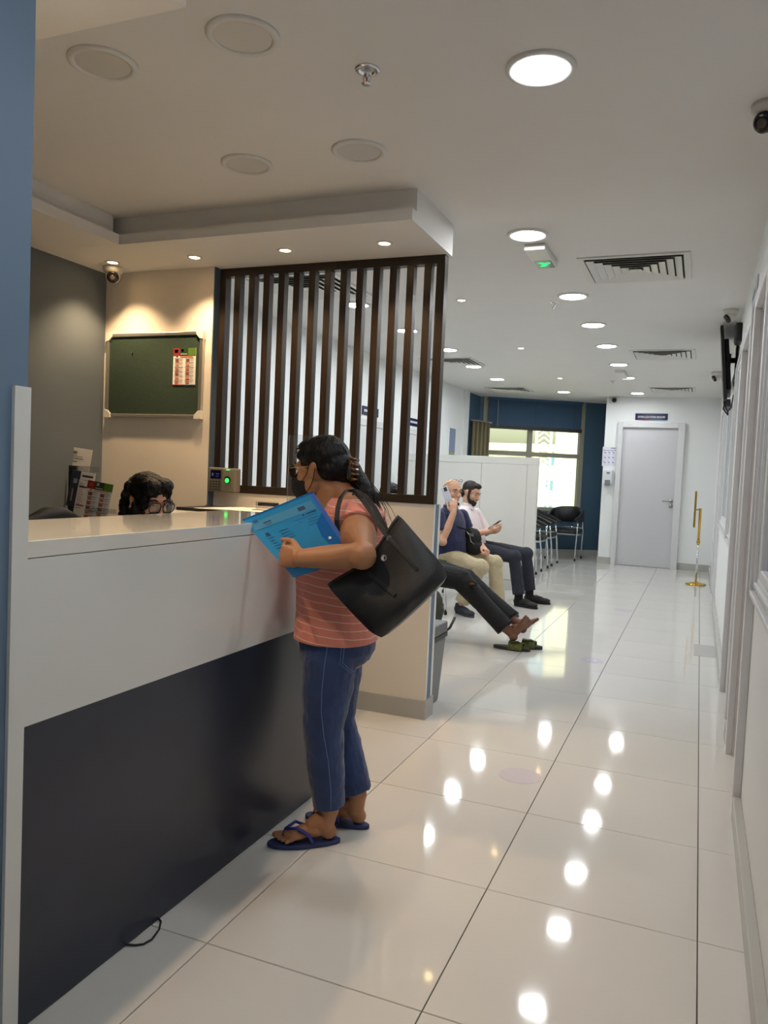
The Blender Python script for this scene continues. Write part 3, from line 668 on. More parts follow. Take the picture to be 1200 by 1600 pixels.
# fingerprint reader on the low wall
fp = thing('fingerprint_reader', (-2.48, 3.70, 1.11), 'grey fingerprint reader with keypad and green lit scanner on the low wall', 'fingerprint reader')
FPM = mat('reader_grey', (122, 116, 104), .45)
lx0, lx1 = -2.572, -2.476
MB().box((lx0, 3.70, 1.110), (lx1, 3.7475, 1.246)).build('keypad_body', FPM, fp, bevel=.005)
MB().box((lx1+.002, 3.69, 1.110), (-2.388, 3.7475, 1.244)).build('scanner_body', FPM, fp, bevel=.006)
MB().box((lx0+.016, 3.6985, 1.183), (lx1-.012, 3.70, 1.232)).build('display', mat('display_black', (14, 18, 40), .15), fp)
prints('display_text', fp, (lx0+.016, 3.6985, 1.183), X_, Z_, [(.008, .015, .02, .032, (70, 90, 210)), (.035, .024, .058, .03, (60, 70, 190)), (.035, .012, .055, .017, (60, 70, 190))])
kp = MB().box((0, -.003, 0), (.0135, 0, .008)).build('key', mat('key_dark', (54, 50, 46), .5), None, bevel=.001); kp.parent = fp
i = 0
for r in range(4):
    for c in range(4):
        o = kp if i == 0 else kp.copy()
        if i: col.objects.link(o); o.parent = fp
        o.location = Vector((lx0+.012+.0185*c, 3.70, 1.120+.0145*r))-Vector(fp.location); i += 1
b = MB(); b.lathe((-2.437, 3.689, 1.180), [(.021, 0), (.021, -.003), (.016, -.004)], 24, Y_); b.build('scanner_ring', mat('scanner_dark', (30, 50, 34), .3), fp)
b = MB(); b.lathe((-2.437, 3.6845, 1.176), [(.013, 0), (.013, -.0015)], 20, Y_); b.box((-2.447, 3.6885, 1.232), (-2.424, 3.6895, 1.238)); b.build('green_glow', emis('scanner_green', (60, 230, 90), 1.6), fp)
b = MB(); b.tube([(-2.574, 3.72, 1.112), (-2.577, 3.70, 1.09), (-2.575, 3.70, 1.04), (-2.58, 3.69, 1.016)], .003, 6); b.build('cable', BLACKP, fp)

# ================================================================== LEAFLET STAND behind the counter
ls = thing('leaflet_stand', (-3.15, 3.35, .9), 'clear tiered leaflet stand holding flyers against the slate wall', 'stand')
def board_pts(c, W, H, U, V): return c
U = Vector((.97, .24, -.04)).normalized()
MB().box((-3.31, 3.05, 0.002), (-2.86, 3.64, .915)).build('cabinet', mat('slate_cabinet', (90, 98, 106), .5), ls, bevel=.004)
def leaf(name, px, y, W, H, lean, label, rects, ink=PAPER, tilt=0., group='leaflets in the stand'):
    O = at(px[0], px[1], y)                     # top left corner
    V = Vector((0, math.sin(lean), math.cos(lean))).normalized(); Uu = (X_*math.cos(tilt)+Z_*math.sin(tilt)).normalized(); Vv = (V-Uu*V.dot(Uu)).normalized()
    Uu = (Uu+Y_*.12).normalized(); Vv = (Vv-Uu*Vv.dot(Uu)).normalized()
    t = thing(name, tuple(O-Vv*H), label, 'leaflet', group); N = Uu.cross(Vv)
    MB().obox(O+Uu*W/2-Vv*H/2-N*.002, Uu, Vv, N, W/2, H/2, .0012).build('sheet', ink, t)
    prints('printing', t, O-Vv*H, Uu, Vv, rects, off=.0004); return O, Uu, Vv
leaf('form_sheet', (99, 696), 3.46, .195, .26, .12, 'white printed form at the back of the leaflet stand', [(.06, .225, .10, .24, (120, 110, 100)), (.035, .208, .14, .212, (130, 120, 110)), (.03, .196, .145, .201, (110, 100, 96)), (.06, .178, .11, .183, (100, 90, 90))]+[(.02, .16-.017*k, .05+.02*(k % 3), .163-.017*k, (160, 150, 140)) for k in range(7)], tilt=-.10)
leaf('navy_leaflet', (113, 734), 3.36, .15, .20, .12, 'navy and white leaflet standing in the middle tier', [(0, 0, .06, .2, (38, 40, 60)), (.02, .13, .045, .155, (130, 150, 160)), (.07, .17, .14, .182, (60, 44, 56)), (.07, .145, .14, .155, (60, 44, 56)), (.07, .12, .14, .13, (170, 90, 90)), (.02, .03, .03, .10, (150, 120, 100))], tilt=-.1)
leaf('price_leaflet', (124, 749), 3.27, .13, .20, .12, 'pale price leaflet left of the red and green one', [(.008, .18-.012*k, .03+.006*(k % 3), .184-.012*k, (190, 150, 140)) for k in range(12)]+[(.008, .16, .06, .168, (52, 40, 48)), (.008, .06, .06, .068, (180, 60, 60)), (0, 0, .13, .006, (180, 40, 50))], tilt=-.12)
leaf('price_leaflet', (138, 750), 3.22, .155, .21, .12, 'red and green topped price leaflet at the front of the stand', flyer_rects(.155, .21), tilt=-.12)
O = at(110, 730, 3.40); MB().obox(O+Vector((.08, .02, -.14)), X_, Z_, Y_, .11, .15, .0015).build('back_panel', ACR, ls)
MB().obox(at(160, 798, 3.2), X_, Z_, Y_, .09, .012, .002).build('front_lip', ACR, ls)

# grey bin behind the low wall
bn = thing('waste_bin', (-1.36, 4.05, 0), 'grey upright waste bin behind the end of the low wall', 'bin')
BG = mat('bin_grey', (128, 130, 130), .5)
b = MB(); b.rings([[(-1.50, 3.885, 0.001), (-1.29, 3.885, 0.001), (-1.29, 4.13, 0.001), (-1.50, 4.13, 0.001)], [(-1.52, 3.88, .36), (-1.268, 3.88, .36), (-1.268, 4.15, .36), (-1.52, 4.15, .36)]]); b.build('body', BG, bn, bevel=.01)
MB().box((-1.525, 3.878, .362), (-1.262, 4.158, .385)).build('rim', mat('bin_rim_dark', (40, 42, 44), .5), bn)
MB().box((-1.525, 3.878, .386), (-1.262, 4.158, .448)).build('lid', mat('bin_lid_grey', (100, 102, 104), .5), bn, bevel=.01)

# ================================================================== LOW PARTITION in the waiting room
lp = thing('low_partition', (-2.5, 8.7, 0), 'white panelled low partition wall behind the seated men', 'partition')
MB().box((-3.25, 8.69, 0), (-1.683, 8.76, 1.50)).build('core', LAM, lp, bevel=.003)
MB().box((-3.25, 8.677, 1.42), (-1.683, 8.69, 1.50)).build('top_frame', LAM, lp, bevel=.002)
MB().box((-1.80, 8.677, .11), (-1.683, 8.69, 1.42)).build('end_frame', LAM, lp, bevel=.002)
MB().box((-2.325, 8.679, .11), (-1.803, 8.69, 1.417)).build('panel', LAM, lp, bevel=.002); MB().box((-2.85, 8.679, .11), (-2.329, 8.69, 1.417)).build('panel', LAM, lp, bevel=.002)
MB().box((-3.25, 8.675, 0.001), (-1.68, 8.69, .105)).build('skirting', mat('partition_skirting', (206, 206, 204), .3), lp)

# ================================================================== PEOPLE
def V3(*a): return Vector(a if len(a) > 1 else a[0])
def frame_from(f, u=Z_):
    f = Vector(f).normalized(); l = Vector(u).cross(f).normalized(); uu = f.cross(l); return l, f, uu
def ring(c, l, f, a, b, n=28, p=2.3):
    out = []
    for k in range(n):
        t = 2*math.pi*k/n; ct, st = math.cos(t), math.sin(t)
        out.append(c + l*a*math.copysign(abs(ct)**(2/p), ct) + f*b*math.copysign(abs(st)**(2/p), st))
    return out
def limb(b, pts, rr, ends=(True, True), n=18):
    b.tube(pts, rr, n)
    for i, p in enumerate(pts):
        if (i == 0 and not ends[0]) or (i == len(pts)-1 and not ends[1]): continue
        b.ell(p, (rr[i],)*3, seg=16)
def organic(name, m, parent, fill, voxel=.006, smooth=2, disp=0., dscale=.03, factor=.5):
    b = MB(); fill(b); b.mats = []
    bmesh.ops.recalc_face_normals(b.bm, faces=b.bm.faces)
    me = bpy.data.meshes.new('tmp'); b.bm.to_mesh(me); b.bm.free()
    o = bpy.data.objects.new('tmp', me); col.objects.link(o)
    r = o.modifiers.new('r', 'REMESH'); r.mode = 'VOXEL'; r.voxel_size = voxel; r.use_smooth_shade = True
    if smooth: s = o.modifiers.new('s', 'SMOOTH'); s.factor = factor; s.iterations = smooth
    if disp:
        tx = bpy.data.textures.new('t', 'CLOUDS'); tx.noise_scale = dscale; d = o.modifiers.new('d', 'DISPLACE'); d.texture = tx; d.strength = disp; d.mid_level = .5; d.texture_coords = 'LOCAL'
    dg = bpy.context.evaluated_depsgraph_get(); out = bpy.data.meshes.new_from_object(o.evaluated_get(dg)); out.name = name
    bpy.data.objects.remove(o)
    base = root_loc(parent); out.transform(Matrix.Translation(-base)); out.materials.clear(); out.materials.append(m)
    for p in out.polygons: p.use_smooth = True
    q = bpy.data.objects.new(name, out); col.objects.link(q); q.parent = parent; return q

def head_prims(b, c, f, u, s, ears=True, beard=False):
    l, f, u = frame_from(f, u); R = Matrix((l, f, u)).transposed(); P = lambda x, y, z: c + (l*x + f*y + u*z)*s
    E = lambda x, y, z, a, d, e: b.ell(P(x, y, z), (a*s, d*s, e*s), R, seg=24)
    E(0, -.012, .028, .075, .096, .085); E(0, .028, -.025, .060, .062, .078); E(0, .034, -.066, .047, .048, .036)
    E(0, .074, -.094, .020, .018, .018); E(0, .076, .024, .046, .018, .013)
    for k in (-1, 1):
        E(k*.034, .056, -.028, .024, .026, .028); E(k*.046, .02, -.06, .018, .034, .03)
        if ears:
            E(k*.077, -.006, -.008, .007, .017, .028); E(k*.080, -.012, .004, .007, .014, .02)
    b.tube([P(0, .088, .012), P(0, .098, -.010), P(0, .109, -.032)], [.007*s, .009*s, .012*s], 10); E(0, .103, -.034, .017, .013, .010)
    E(0, .086, -.058, .024, .014, .007); E(0, .085, -.069, .020, .014, .007)
    return P
def face_bits(parent, P, s, f, l, skin_l, brow=True, eyes=True):
    if eyes:
        for k in (-1, 1):
            MB().ell(P(k*.031, .0760, .006), (.0108*s,)*3, seg=14).build('eye', mat('eye_white', (176, 164, 154), .4), parent, smooth=True)
            MB().ell(P(k*.031, .0830, .006), (.0050*s,)*3, seg=10).build('iris', mat('iris_dark', (34, 22, 16), .2), parent, smooth=True)
            MB().tube([P(k*.017, .086, .010), P(k*.031, .0905, .0155), P(k*.046, .082, .010)], .0022*s, 6).build('eyelid', skin_l, parent, smooth=True)
    if brow:
        for k in (-1, 1):
            MB().tube([P(k*.014, .093, .026), P(k*.03, .092, .032), P(k*.048, .080, .027)], [.003*s, .0038*s, .002*s], 6).build('eyebrow', HAIR, parent, smooth=True)
def hand_prims(b, w, d, n, t, curls, s=1., thumb=(.5, .3), spread=.05, fl=1.):
    """w wrist, d direction of the hand, n out of the palm, t towards the thumb"""
    d = Vector(d).normalized(); n = Vector(n); n = (n-d*n.dot(d)).normalized(); t0 = Vector(t); tt = n.cross(d); tt = tt if tt.dot(t0) > 0 else -tt
    R = Matrix((tt, d, n)).transposed()
    b.ell(w+d*.045*s, (.038*s, .052*s, .0155*s), R, seg=18); b.ell(w+d*.070*s, (.040*s, .024*s, .014*s), R, seg=14)
    b.tube([w-d*.02*s, w+d*.03*s], [.023*s, .026*s], 12)
    tips = []
    for i, (off, ln) in enumerate(((.031, .92), (.0105, 1.0), (-.0105, .95), (-.031, .78))):
        p = w + d*(.086 - abs(off)*.25)*s + tt*off*s; dd = (d + tt*off*spread*20*.3).normalized(); a = 0; c = curls[i] if isinstance(curls[0], (list, tuple)) else curls
        pts = [p-dd*.02*s, p]
        for seg, cu in zip((.040, .026, .021), c):
            a += math.radians(cu); q = (dd*math.cos(a) + n*math.sin(a)); p = p + q*seg*ln*fl*s; pts.append(p)
        r = [.0088, .0088, .0082, .0076, .0064]; limb(b, pts, [x*s for x in r], (False, True), 10); tips.append(p)
    th0 = w + d*.022*s + tt*.026*s + n*.004*s; th1 = th0 + (d*.62 + tt*thumb[0] + n*.25).normalized()*.042*s; th2 = th1 + (d*.85 + tt*thumb[1]*.4 + n*.35).normalized()*.030*s; th3 = th2 + (d*.95 + n*.3 - tt*.05).normalized()*.024*s
    limb(b, [th0, th1, th2, th3], [.013*s, .0115*s, .0098*s, .008*s], (True, True), 10); return tips, th3
def foot_prims(b, heel, toe, s=1., up=Z_, ank=None):
    d = (toe-heel).normalized(); l = up.cross(d).normalized(); L = (toe-heel).length; R = Matrix((l, d, up)).transposed()
    b.ell(heel+d*.03*s+up*.028*s, (.028*s, .032*s, .03*s), R, seg=16)
    b.ell(heel+d*L*.42+up*.034*s, (.028*s, L*.30, .026*s), R, seg=18)
    b.ell(heel+d*L*.66+up*.024*s, (.040*s, L*.20, .019*s), R, seg=18)
    b.tube([heel+d*.045*s+up*.085*s, heel+d*L*.45+up*.048*s], [.03*s, .024*s], 12)
    for i, off in enumerate((-.031, -.012, .004, .0195, .034)):
        ln = (1.0, .99, .95, .90, .84)[i]; r = (.0125, .0078, .0074, .0072, .0070)[i]
        limb(b, [heel+d*L*.70+l*off*s*.9+up*.016*s, heel+d*L*ln*.97+l*off*s*1.1+up*.010*s], [r*s, r*s*.95], (True, True), 10)
def shoe(parent, heel, toe, m, sole, s=1., laces=None):
    d = (toe-heel).normalized(); l = Z_.cross(d).normalized(); L = (toe-heel).length; R = Matrix((l, d, Z_)).transposed()
    def f(b):
        b.ell(heel+d*.045+Z_*.045*s, (.037*s, .048, .042*s), R, seg=20); b.ell(heel+d*L*.45+Z_*.042*s, (.036*s, L*.33, .036*s), R, seg=20)
        b.ell(heel+d*L*.74+Z_*.034*s, (.044*s, L*.25, .026*s), R, seg=20); b.tube([heel+d*.05+Z_*.05*s, heel+d*.055+Z_*.095*s], [.04*s, .037*s], 16)
    o = organic('shoe', m, parent, f, .006, 2)
    pts = []
    for k in range(24):
        t = 2*math.pi*k/24; y = math.cos(t); x = math.sin(t); wd = (.043 if y > 0 else .036)*s*(1-.12*max(0, -y))
        pts.append(heel + d*(L/2+y*L/2) + l*x*wd*(1+.12*y) + Z_*.002)
    so_ = MB().prism(pts, Z_*.018).build('sole', sole, o, bevel=.002)
    if laces:
        b = MB()
        for k in range(4):
            c = heel+d*(L*.42+k*.016)+Z_*(.083-k*.006)*s; b.tube([c-l*.018, c+Z_*.004, c+l*.018], .0022, 6)
        b.build('laces', laces, o)
    return o
def figure(root, spine, fwd, head, arms, legs, skin, topm, botm, voxel=.006, sleeve=.45, hips=None, cuff=.05, rad=1., collar=None, topname='shirt', botname='trousers', bare=False, legr=(.085, .072, .056, .055), armr=(.05, .042, .036, .026), topsm=3, hem=None, notop=False, extra=None):
    """spine: [(point, half width, half depth)] from the seat up to the base of the neck"""
    l, f, _ = frame_from(fwd)
    hc, hf, hu, hs = head; info = {}
    def body(b):
        b.rings([ring(p, l, f, a*.88, d*.86) for p, a, d in spine])
        nb = spine[-1][0]; bk = hc - Vector(hf).normalized()*.02*hs - Vector(hu).normalized()*.05*hs
        limb(b, [nb-Z_*.02, nb*.5+bk*.5, bk], [.056*rad, .050*rad, .050*rad], (True, True))
        info['P'] = head_prims(b, hc, hf, hu, hs)
        if extra: extra(b)
        for a in arms:
            limb(b, [a['s'], a['s']*.5+a['e']*.5, a['e'], a['e']*.5+a['w']*.5, a['w']], [armr[0]*.92, armr[1]*.98, armr[2], (armr[2]+armr[3])*.52, armr[3]])
            if 'hand' in a: hand_prims(b, a['w'], **a['hand'])
        for g in legs:
            limb(b, [g['h'], g['k'], g['a']], [legr[0]*.82, legr[1]*.78, .036])
            if bare: foot_prims(b, g['heel'], g['toe'], g.get('s', 1.), g.get('up', Z_)); limb(b, [g['a'], g['heel']+(g['toe']-g['heel']).normalized()*.04+g.get('up', Z_)*.05], [.034, .032])
    bo = organic('body', skin, root, body, voxel, 2)
    def top(b):
        b.rings([ring(p, l, f, a, d) for p, a, d in spine])
        if hem: b.rings([ring(p, l, f, a, d) for p, a, d in hem])
        for a in arms:
            e = a['s'] + (a['e']-a['s'])*min(1., sleeve); pts = [a['s'], e]; rr = [armr[0]*1.16, armr[1]*1.28]
            if sleeve > 1: pts = [a['s'], a['e'], a['w']*.93+a['e']*.07]; rr = [armr[0]*1.14, armr[2]*1.3, armr[3]*1.35]
            limb(b, pts, rr, (True, False) if sleeve <= 1 else (True, False))
            if sleeve > 1: b.ell(a['e'], (armr[2]*1.3,)*3, seg=14)
    if not notop: organic(topname, topm, root, top, voxel, topsm, disp=.006*rad, dscale=.06)
    if botm:
        def bot(b):
            hp = hips or spine[0][0]
            p0, a0, d0 = spine[0]; p1, a1, d1 = spine[1]
            b.rings([ring(p0-Z_*.01, l, f, a0*.97, d0*.97), ring(p0*.4+p1*.6, l, f, a0*.97, d0*.95)])
            for g in legs:
                limb(b, [g['h'], g['h']*.5+g['k']*.5, g['k'], g['k']*.5+g['a']*.5, g['a']], [legr[0], (legr[0]+legr[1])*.5, legr[1], (legr[2]+legr[3])*.5, legr[3]], (True, False))
        organic(botname, botm, root, bot, voxel, 3, disp=.007*rad, dscale=.05)
    info['l'], info['f'] = l, f
    return info

# ------------------------------------------------------------------ the woman at the counter
def stripe_cloth():
    m = mat('coral_striped_cotton', (216, 130, 112), .85, bump=.12, bscale=240, sheen=.2); n = m.node_tree.nodes; lk = m.node_tree.links; bs = n['Principled BSDF']
    tc = n.new('ShaderNodeTexCoord'); sx = n.new('ShaderNodeSeparateXYZ'); lk.new(tc.outputs['Object'], sx.inputs[0])
    a = n.new('ShaderNodeMath'); a.operation = 'MULTIPLY'; a.inputs[1].default_value = .10; lk.new(sx.outputs[0], a.inputs[0])
    nz = n.new('ShaderNodeTexNoise'); nz.inputs['Scale'].default_value = 9; lk.new(tc.outputs['Object'], nz.inputs[0])
    nm = n.new('ShaderNodeMath'); nm.operation = 'MULTIPLY_ADD'; nm.inputs[1].default_value = .018; lk.new(nz.outputs[0], nm.inputs[0]); lk.new(sx.outputs[2], nm.inputs[2])
    s = n.new('ShaderNodeMath'); s.operation = 'ADD'; lk.new(nm.outputs[0], s.inputs[0]); lk.new(a.outputs[0], s.inputs[1])
    d = n.new('ShaderNodeMath'); d.operation = 'DIVIDE'; d.inputs[1].default_value = .0262; lk.new(s.outputs[0], d.inputs[0])
    f = n.new('ShaderNodeMath'); f.operation = 'FRACT'; lk.new(d.outputs[0], f.inputs[0])
    c = n.new('ShaderNodeMath'); c.operation = 'LESS_THAN'; c.inputs[1].default_value = .10; lk.new(f.outputs[0], c.inputs[0])
    mx = n.new('ShaderNodeMix'); mx.data_type = 'RGBA'; mx.inputs[6].default_value = lin((216, 130, 112)); mx.inputs[7].default_value = lin((232, 196, 176)); lk.new(c.outputs[0], mx.inputs[0]); lk.new(mx.outputs[2], bs.inputs['Base Color']); return m
DENIM = mat('blue_denim', (36, 58, 104), .8, noise=.22, nscale=14, bump=.2, bscale=160, sheen=.25)
def woman():
    root = thing('person', (-1.12, 2.40, 0), 'person in a coral striped top and blue jeans standing at the counter holding a folder', 'person')
    fwd = V3(-.95, -.30, 0); l, f, _ = frame_from(fwd)
    sp = [(V3(-1.128, 2.40, .60), .150, .115), (V3(-1.125, 2.40, .70), .168, .135), (V3(-1.128, 2.40, .80), .158, .128), (V3(-1.128, 2.40, .90), .160, .135),
          (V3(-1.105, 2.40, 1.00), .158, .128), (V3(-1.085, 2.40, 1.08), .165, .115), (V3(-1.075, 2.40, 1.125), .158, .095), (V3(-1.082, 2.40, 1.155), .12, .075), (V3(-1.095, 2.40, 1.175), .065, .055)]
    hc = at(502, 733, 2.40) ; hf = V3(-.99, .04, -.12)
    S1 = V3(-1.012, 2.262, 1.095); E1 = at(566, 868, 2.10); W1 = at(474, 872, 2.075)
    S2 = V3(-1.11, 2.565, 1.095); E2 = V3(-1.16, 2.62, .93); W2 = V3(-1.27, 2.47, .97)
    hand1 = dict(d=V3(-1, .02, .02), n=V3(.05, 1, .0), t=V3(0, 0, 1), curls=((62, 62, 40), (64, 60, 40), (62, 60, 44), (58, 60, 44)), s=.90, thumb=(.45, .1))
    hand2 = dict(d=V3(-.3, -1, .1), n=V3(.2, .2, 1), t=V3(-1, 0, 0), curls=(35, 40, 25), s=.88)
    legs = [dict(h=V3(-1.105, 2.320, .64), k=at(505, 1138, 2.32), a=V3(-1.098, 2.338, .115), heel=V3(-1.072, 2.350, .016), toe=V3(-1.245, 2.232, .016), s=.92),
            dict(h=V3(-1.150, 2.470, .64), k=at(524, 1125, 2.47), a=V3(-1.062, 2.492, .115), heel=V3(-1.025, 2.492, .016), toe=V3(-1.232, 2.478, .016), s=.92)]
    BODY = dict(voxel=.0036)
    info = figure(root, sp[:], fwd, (hc, hf, V3(-.10, 0, 1), .93), [dict(s=S1, e=E1, w=W1, hand=hand1), dict(s=S2, e=E2, w=W2, hand=hand2)], legs, SKIN1, None, None, notop=True, bare=True, extra=lambda b: (limb(b, [at(519, 772, 2.39), at(512, 800, 2.39)], [.050, .060]), limb(b, [at(500, 770, 2.40), at(503, 800, 2.40)], [.030, .045])), armr=(.062, .059, .043, .029), legr=(.066, .064, .052, .05), **BODY)
    P = info['P']; s = .93
    TEE = stripe_cloth(); hl = Z_*0
    # top: from the hem up, with a cap sleeve on each shoulder
    def top(b):
        hemr = [(sp[1][0]-Z_*.01, .176, .145)] + [(p, a+.006, d+.008) for p, a, d in sp[2:-1]] + [(sp[-1][0]-Z_*.008, .075, .062)]
        b.rings([ring(p, l, f, a, d) for p, a, d in hemr])
        for S, E in ((S1, E1), (S2, E2)):
            d = (E-S).normalized(); b.ell(S+V3(.0, .0, .004), (.070, .068, .066), seg=20); b.tube([S, S+d*.052], [.070, .069], 20)
    organic('striped_top', TEE, root, top, .0045, 3, disp=.007, dscale=.07)
    def jeans(b):
        b.rings([ring(p, l, f, a, d) for p, a, d in ((V3(-1.125, 2.40, .615), .135, .115), (V3(-1.118, 2.40, .655), .160, .130), (V3(-1.120, 2.40, .70), .164, .130), (V3(-1.125, 2.40, .76), .155, .120))])
        for g, hy in zip(legs, (2.335, 2.465)):
            b.ell(V3(-1.094+(.008 if hy < 2.4 else 0), hy, .680), (.082, .074, .085), seg=22)
            k, a, h = g['k'], g['a'], g['h']; hm = a+Z_*.012
            limb(b, [h, h*.55+k*.45, k, k*.5+hm*.5, hm], [.090, .086, .069, .064, .0535], (True, False))
    organic('jeans', DENIM, root, jeans, .0048, 3, disp=.008, dscale=.045)
    ST = mat('denim_stitching', (96, 128, 176), .8)
    g = legs[0]
    # side seam and back pocket stitching lie on the cloth
    jo = [o for o in bpy.data.objects if o.name.startswith('jeans')][-1]
    def oncloth(pts, r, nm):
        out = []; base = root_loc(root)
        for (u, v) in pts:
            d = ray(u, v).normalized(); hit, loc, nr, _i = jo.ray_cast(CAM-base, d)
            if hit: out.append(loc+base+nr*.0008)
        if len(out) > 2: MB().tube(out, r, 5).build(nm, ST, jo)
    def path(P_, n=8):
        o = []
        for a, c in zip(P_, P_[1:]): o += [(a[0]+(c[0]-a[0])*k/n, a[1]+(c[1]-a[1])*k/n) for k in range(n)]
        return o+[P_[-1]]
    oncloth(path([(514, 998), (507, 1040), (503, 1080), (502, 1110), (506, 1150), (513, 1190), (517, 1235), (517, 1268)]), .0013, 'side_seam')
    oncloth(path([(540, 998), (537, 1018), (535, 1036), (544, 1044), (552, 1050), (560, 1040), (568, 1020)]), .0013, 'pocket_stitching')
    oncloth(path([(536, 998), (533, 1018), (531, 1038), (542, 1047), (551, 1053)]), .0009, 'pocket_stitching')
    # flip flops
    FF = mat('flip_flop_blue', (40, 52, 98), .6); FS = mat('flip_flop_strap', (46, 56, 150), .5)
    for g in legs:
        h, t = g['heel'], g['toe']; d = (t-h).normalized(); h2 = h-d*.016; t2 = t+d*.022; L = (t2-h2).length; ll = Z_.cross(d); pts = []
        for k in range(28):
            a = 2*math.pi*k/28; y = math.cos(a); x = math.sin(a); wd = .043*(1+.10*y) if y > -.2 else .036
            pts.append(V3((h2+d*(L/2+y*L/2)+ll*x*wd).x, (h2+d*(L/2+y*L/2)+ll*x*wd).y, .0015))
        o = MB().prism(pts, Z_*.0135).build('flip_flop', FF, root, bevel=.003)
        c = h+d*(L*.70)+Z_*.038+ll*-.006
        b = MB()
        for sgn in (-1, 1): b.tube([c, h+d*(L*.55)+ll*sgn*.026+Z_*.052, h+d*(L*.40)+ll*sgn*.036+Z_*.032, h+d*(L*.34)+ll*sgn*.041+Z_*.006], [.0045, .0055, .0055, .005], 8)
        b.tube([c, h+d*(L*.73)+Z_*.014-ll*.006], .003, 6); b.build('strap', FS, o, smooth=True)
    # face: glasses, mask, ear loop, eyes
    face_bits(root, P, s, None, None, SKIN1)
    def mk(b):
        R = Matrix(frame_from(hf, V3(-.10, 0, 1))).transposed()
        b.ell(P(0, .056, -.062), (.063*s, .068*s, .054*s), R, seg=24); b.ell(P(0, .100, -.042), (.030*s, .028*s, .034*s), R, seg=18); b.ell(P(0, .068, -.096), (.044*s, .042*s, .026*s), R, seg=18)
    m0 = organic('face_mask', MASK, root, mk, .004, 3)
    for k in (-1, 1):
        b = MB(); b.tube([P(k*.060, .050, -.040), P(k*.073, .022, -.018), P(k*.081, .006, .010)], .0014, 6); b.tube([P(k*.052, .040, -.085), P(k*.070, .010, -.062), P(k*.082, -.012, -.030), P(k*.086, -.022, .0)], .0016, 6); b.build('ear_loop', MASK, m0)
    gl = mat('glasses_gold', (190, 150, 80), .25, metal=1.)
    for k in (-1, 1):
        b = MB(); c = P(k*.034, .104, .002); ll, ff, uu = frame_from(hf, V3(-.10, 0, 1)); pts = [c+ll*.026*s*math.cos(a)+uu*.020*s*math.sin(a) for a in [i*math.pi/10 for i in range(21)]]
        b.tube(pts, .0012, 6, cap=False); b.tube([P(k*.058, .100, .010), P(k*.070, .07, .012), P(k*.080, .0, .008)], .0014, 6); gg = b.build('glasses_rim', gl, root)
        MB().lathe(c, [(.025*s, 0), (.025*s, .001)], 20, ff).build('lens', glass('spectacle_lens', (248, 249, 250), .95), gg)
    MB().ell(P(.079, -.004, -.036), (.0035,)*3, seg=8).build('ear_stud', GOLD, root)
    # hair: cap, gathered back, clip and loose tail
    ll, ff, uu = frame_from(hf, V3(-.10, 0, 1)); R = Matrix((ll, ff, uu)).transposed()
    tail0 = at(549, 741, 2.42); tail = [at(549, 738, 2.42), at(562, 757, 2.41), at(577, 775, 2.40), at(587, 797, 2.39), at(592, 825, 2.38)]
    def hair(b):
        b.ell(P(0, -.018, .040), (.083*s, .098*s, .086*s), R, seg=30); b.ell(P(0, -.065, .005), (.070*s, .060*s, .070*s), R, seg=24)
        b.ell(P(0, .034, .084), (.060*s, .046*s, .032*s), R, seg=20); b.ell(P(0, -.095, -.025), (.045*s, .040*s, .046*s), R, seg=20)
        for k in (-1, 1): b.ell(P(k*.064, .012, .052), (.018*s, .052*s, .030*s), R, seg=16); b.ell(P(k*.052, -.058, -.012), (.026*s, .042*s, .036*s), R, seg=16)
        limb(b, [P(0, -.08, -.005), tail[0], tail[1], tail[2], tail[3], tail[4]], [.058, .040, .034, .026, .018, .006])
    hr = organic('hair', HAIR, root, hair, .005, 3, disp=.006, dscale=.02)
    rnd = random.Random(4); b = MB()
    for k in range(110):                     # combed strands lying on the hair
        a = rnd.uniform(-1.25, 1.25); u0 = 0; pts = []
        for i in range(7):
            t = i/6; x = math.sin(a)*(1-t)*.084+.02*math.sin(a)*t; y = .060*(1-t)-.105*t; z = .040+math.cos(a)*.088*math.sin(math.pi*(.28+.5*t))*(1-.35*t) - .06*t*t
            pts.append(P(x, y, z))
        pts.append(tail[0]+V3(rnd.uniform(-.02, .02), rnd.uniform(-.02, .02), rnd.uniform(-.015, .015)))
        b.tube(pts, [.0006, .0012, .0014, .0014, .0014, .0012, .001, .0006], 4)
    for k in range(60):                       # loose tail ends
        o = V3(rnd.gauss(0, .016), rnd.gauss(0, .016), rnd.gauss(0, .012)); e = V3(rnd.uniform(-.015, .03), rnd.uniform(-.02, .02), rnd.uniform(-.05, .02))
        b.tube([tail[0]+o*.8, tail[1]+o, tail[2]+o, tail[3]+o+e*.4, tail[4]+o+e], [.0015, .0018, .0016, .0011, .0004], 4)
    q = b.build('strands', HAIR, hr, smooth=True); q['kind'] = 'stuff'
    CL = mat('tortoise_clip', (110, 66, 20), .25, noise=.5, nscale=40); b = MB()
    c = at(549, 733, 2.37)
    for i in range(5):
        a = -.6+.3*i; b.tube([c+V3(-.004, .0, .034-.017*i), c+V3(.012, -.022, .034-.017*i), c+V3(.020, .012, .03-.016*i)], [.004, .006, .004], 8)
    b.tube([c+V3(-.004, -.002, .038), c+V3(0, -.006, 0), c+V3(.004, -.002, -.038)], .006, 8); b.build('hair_clip', CL, hr, smooth=True)
    MB().ell(at(545, 738, 2.335), (.008, .006, .024), seg=14).build('clip_plate', mat('clip_plate_dark', (44, 38, 34), .2), hr, smooth=True)
    return info
woman()

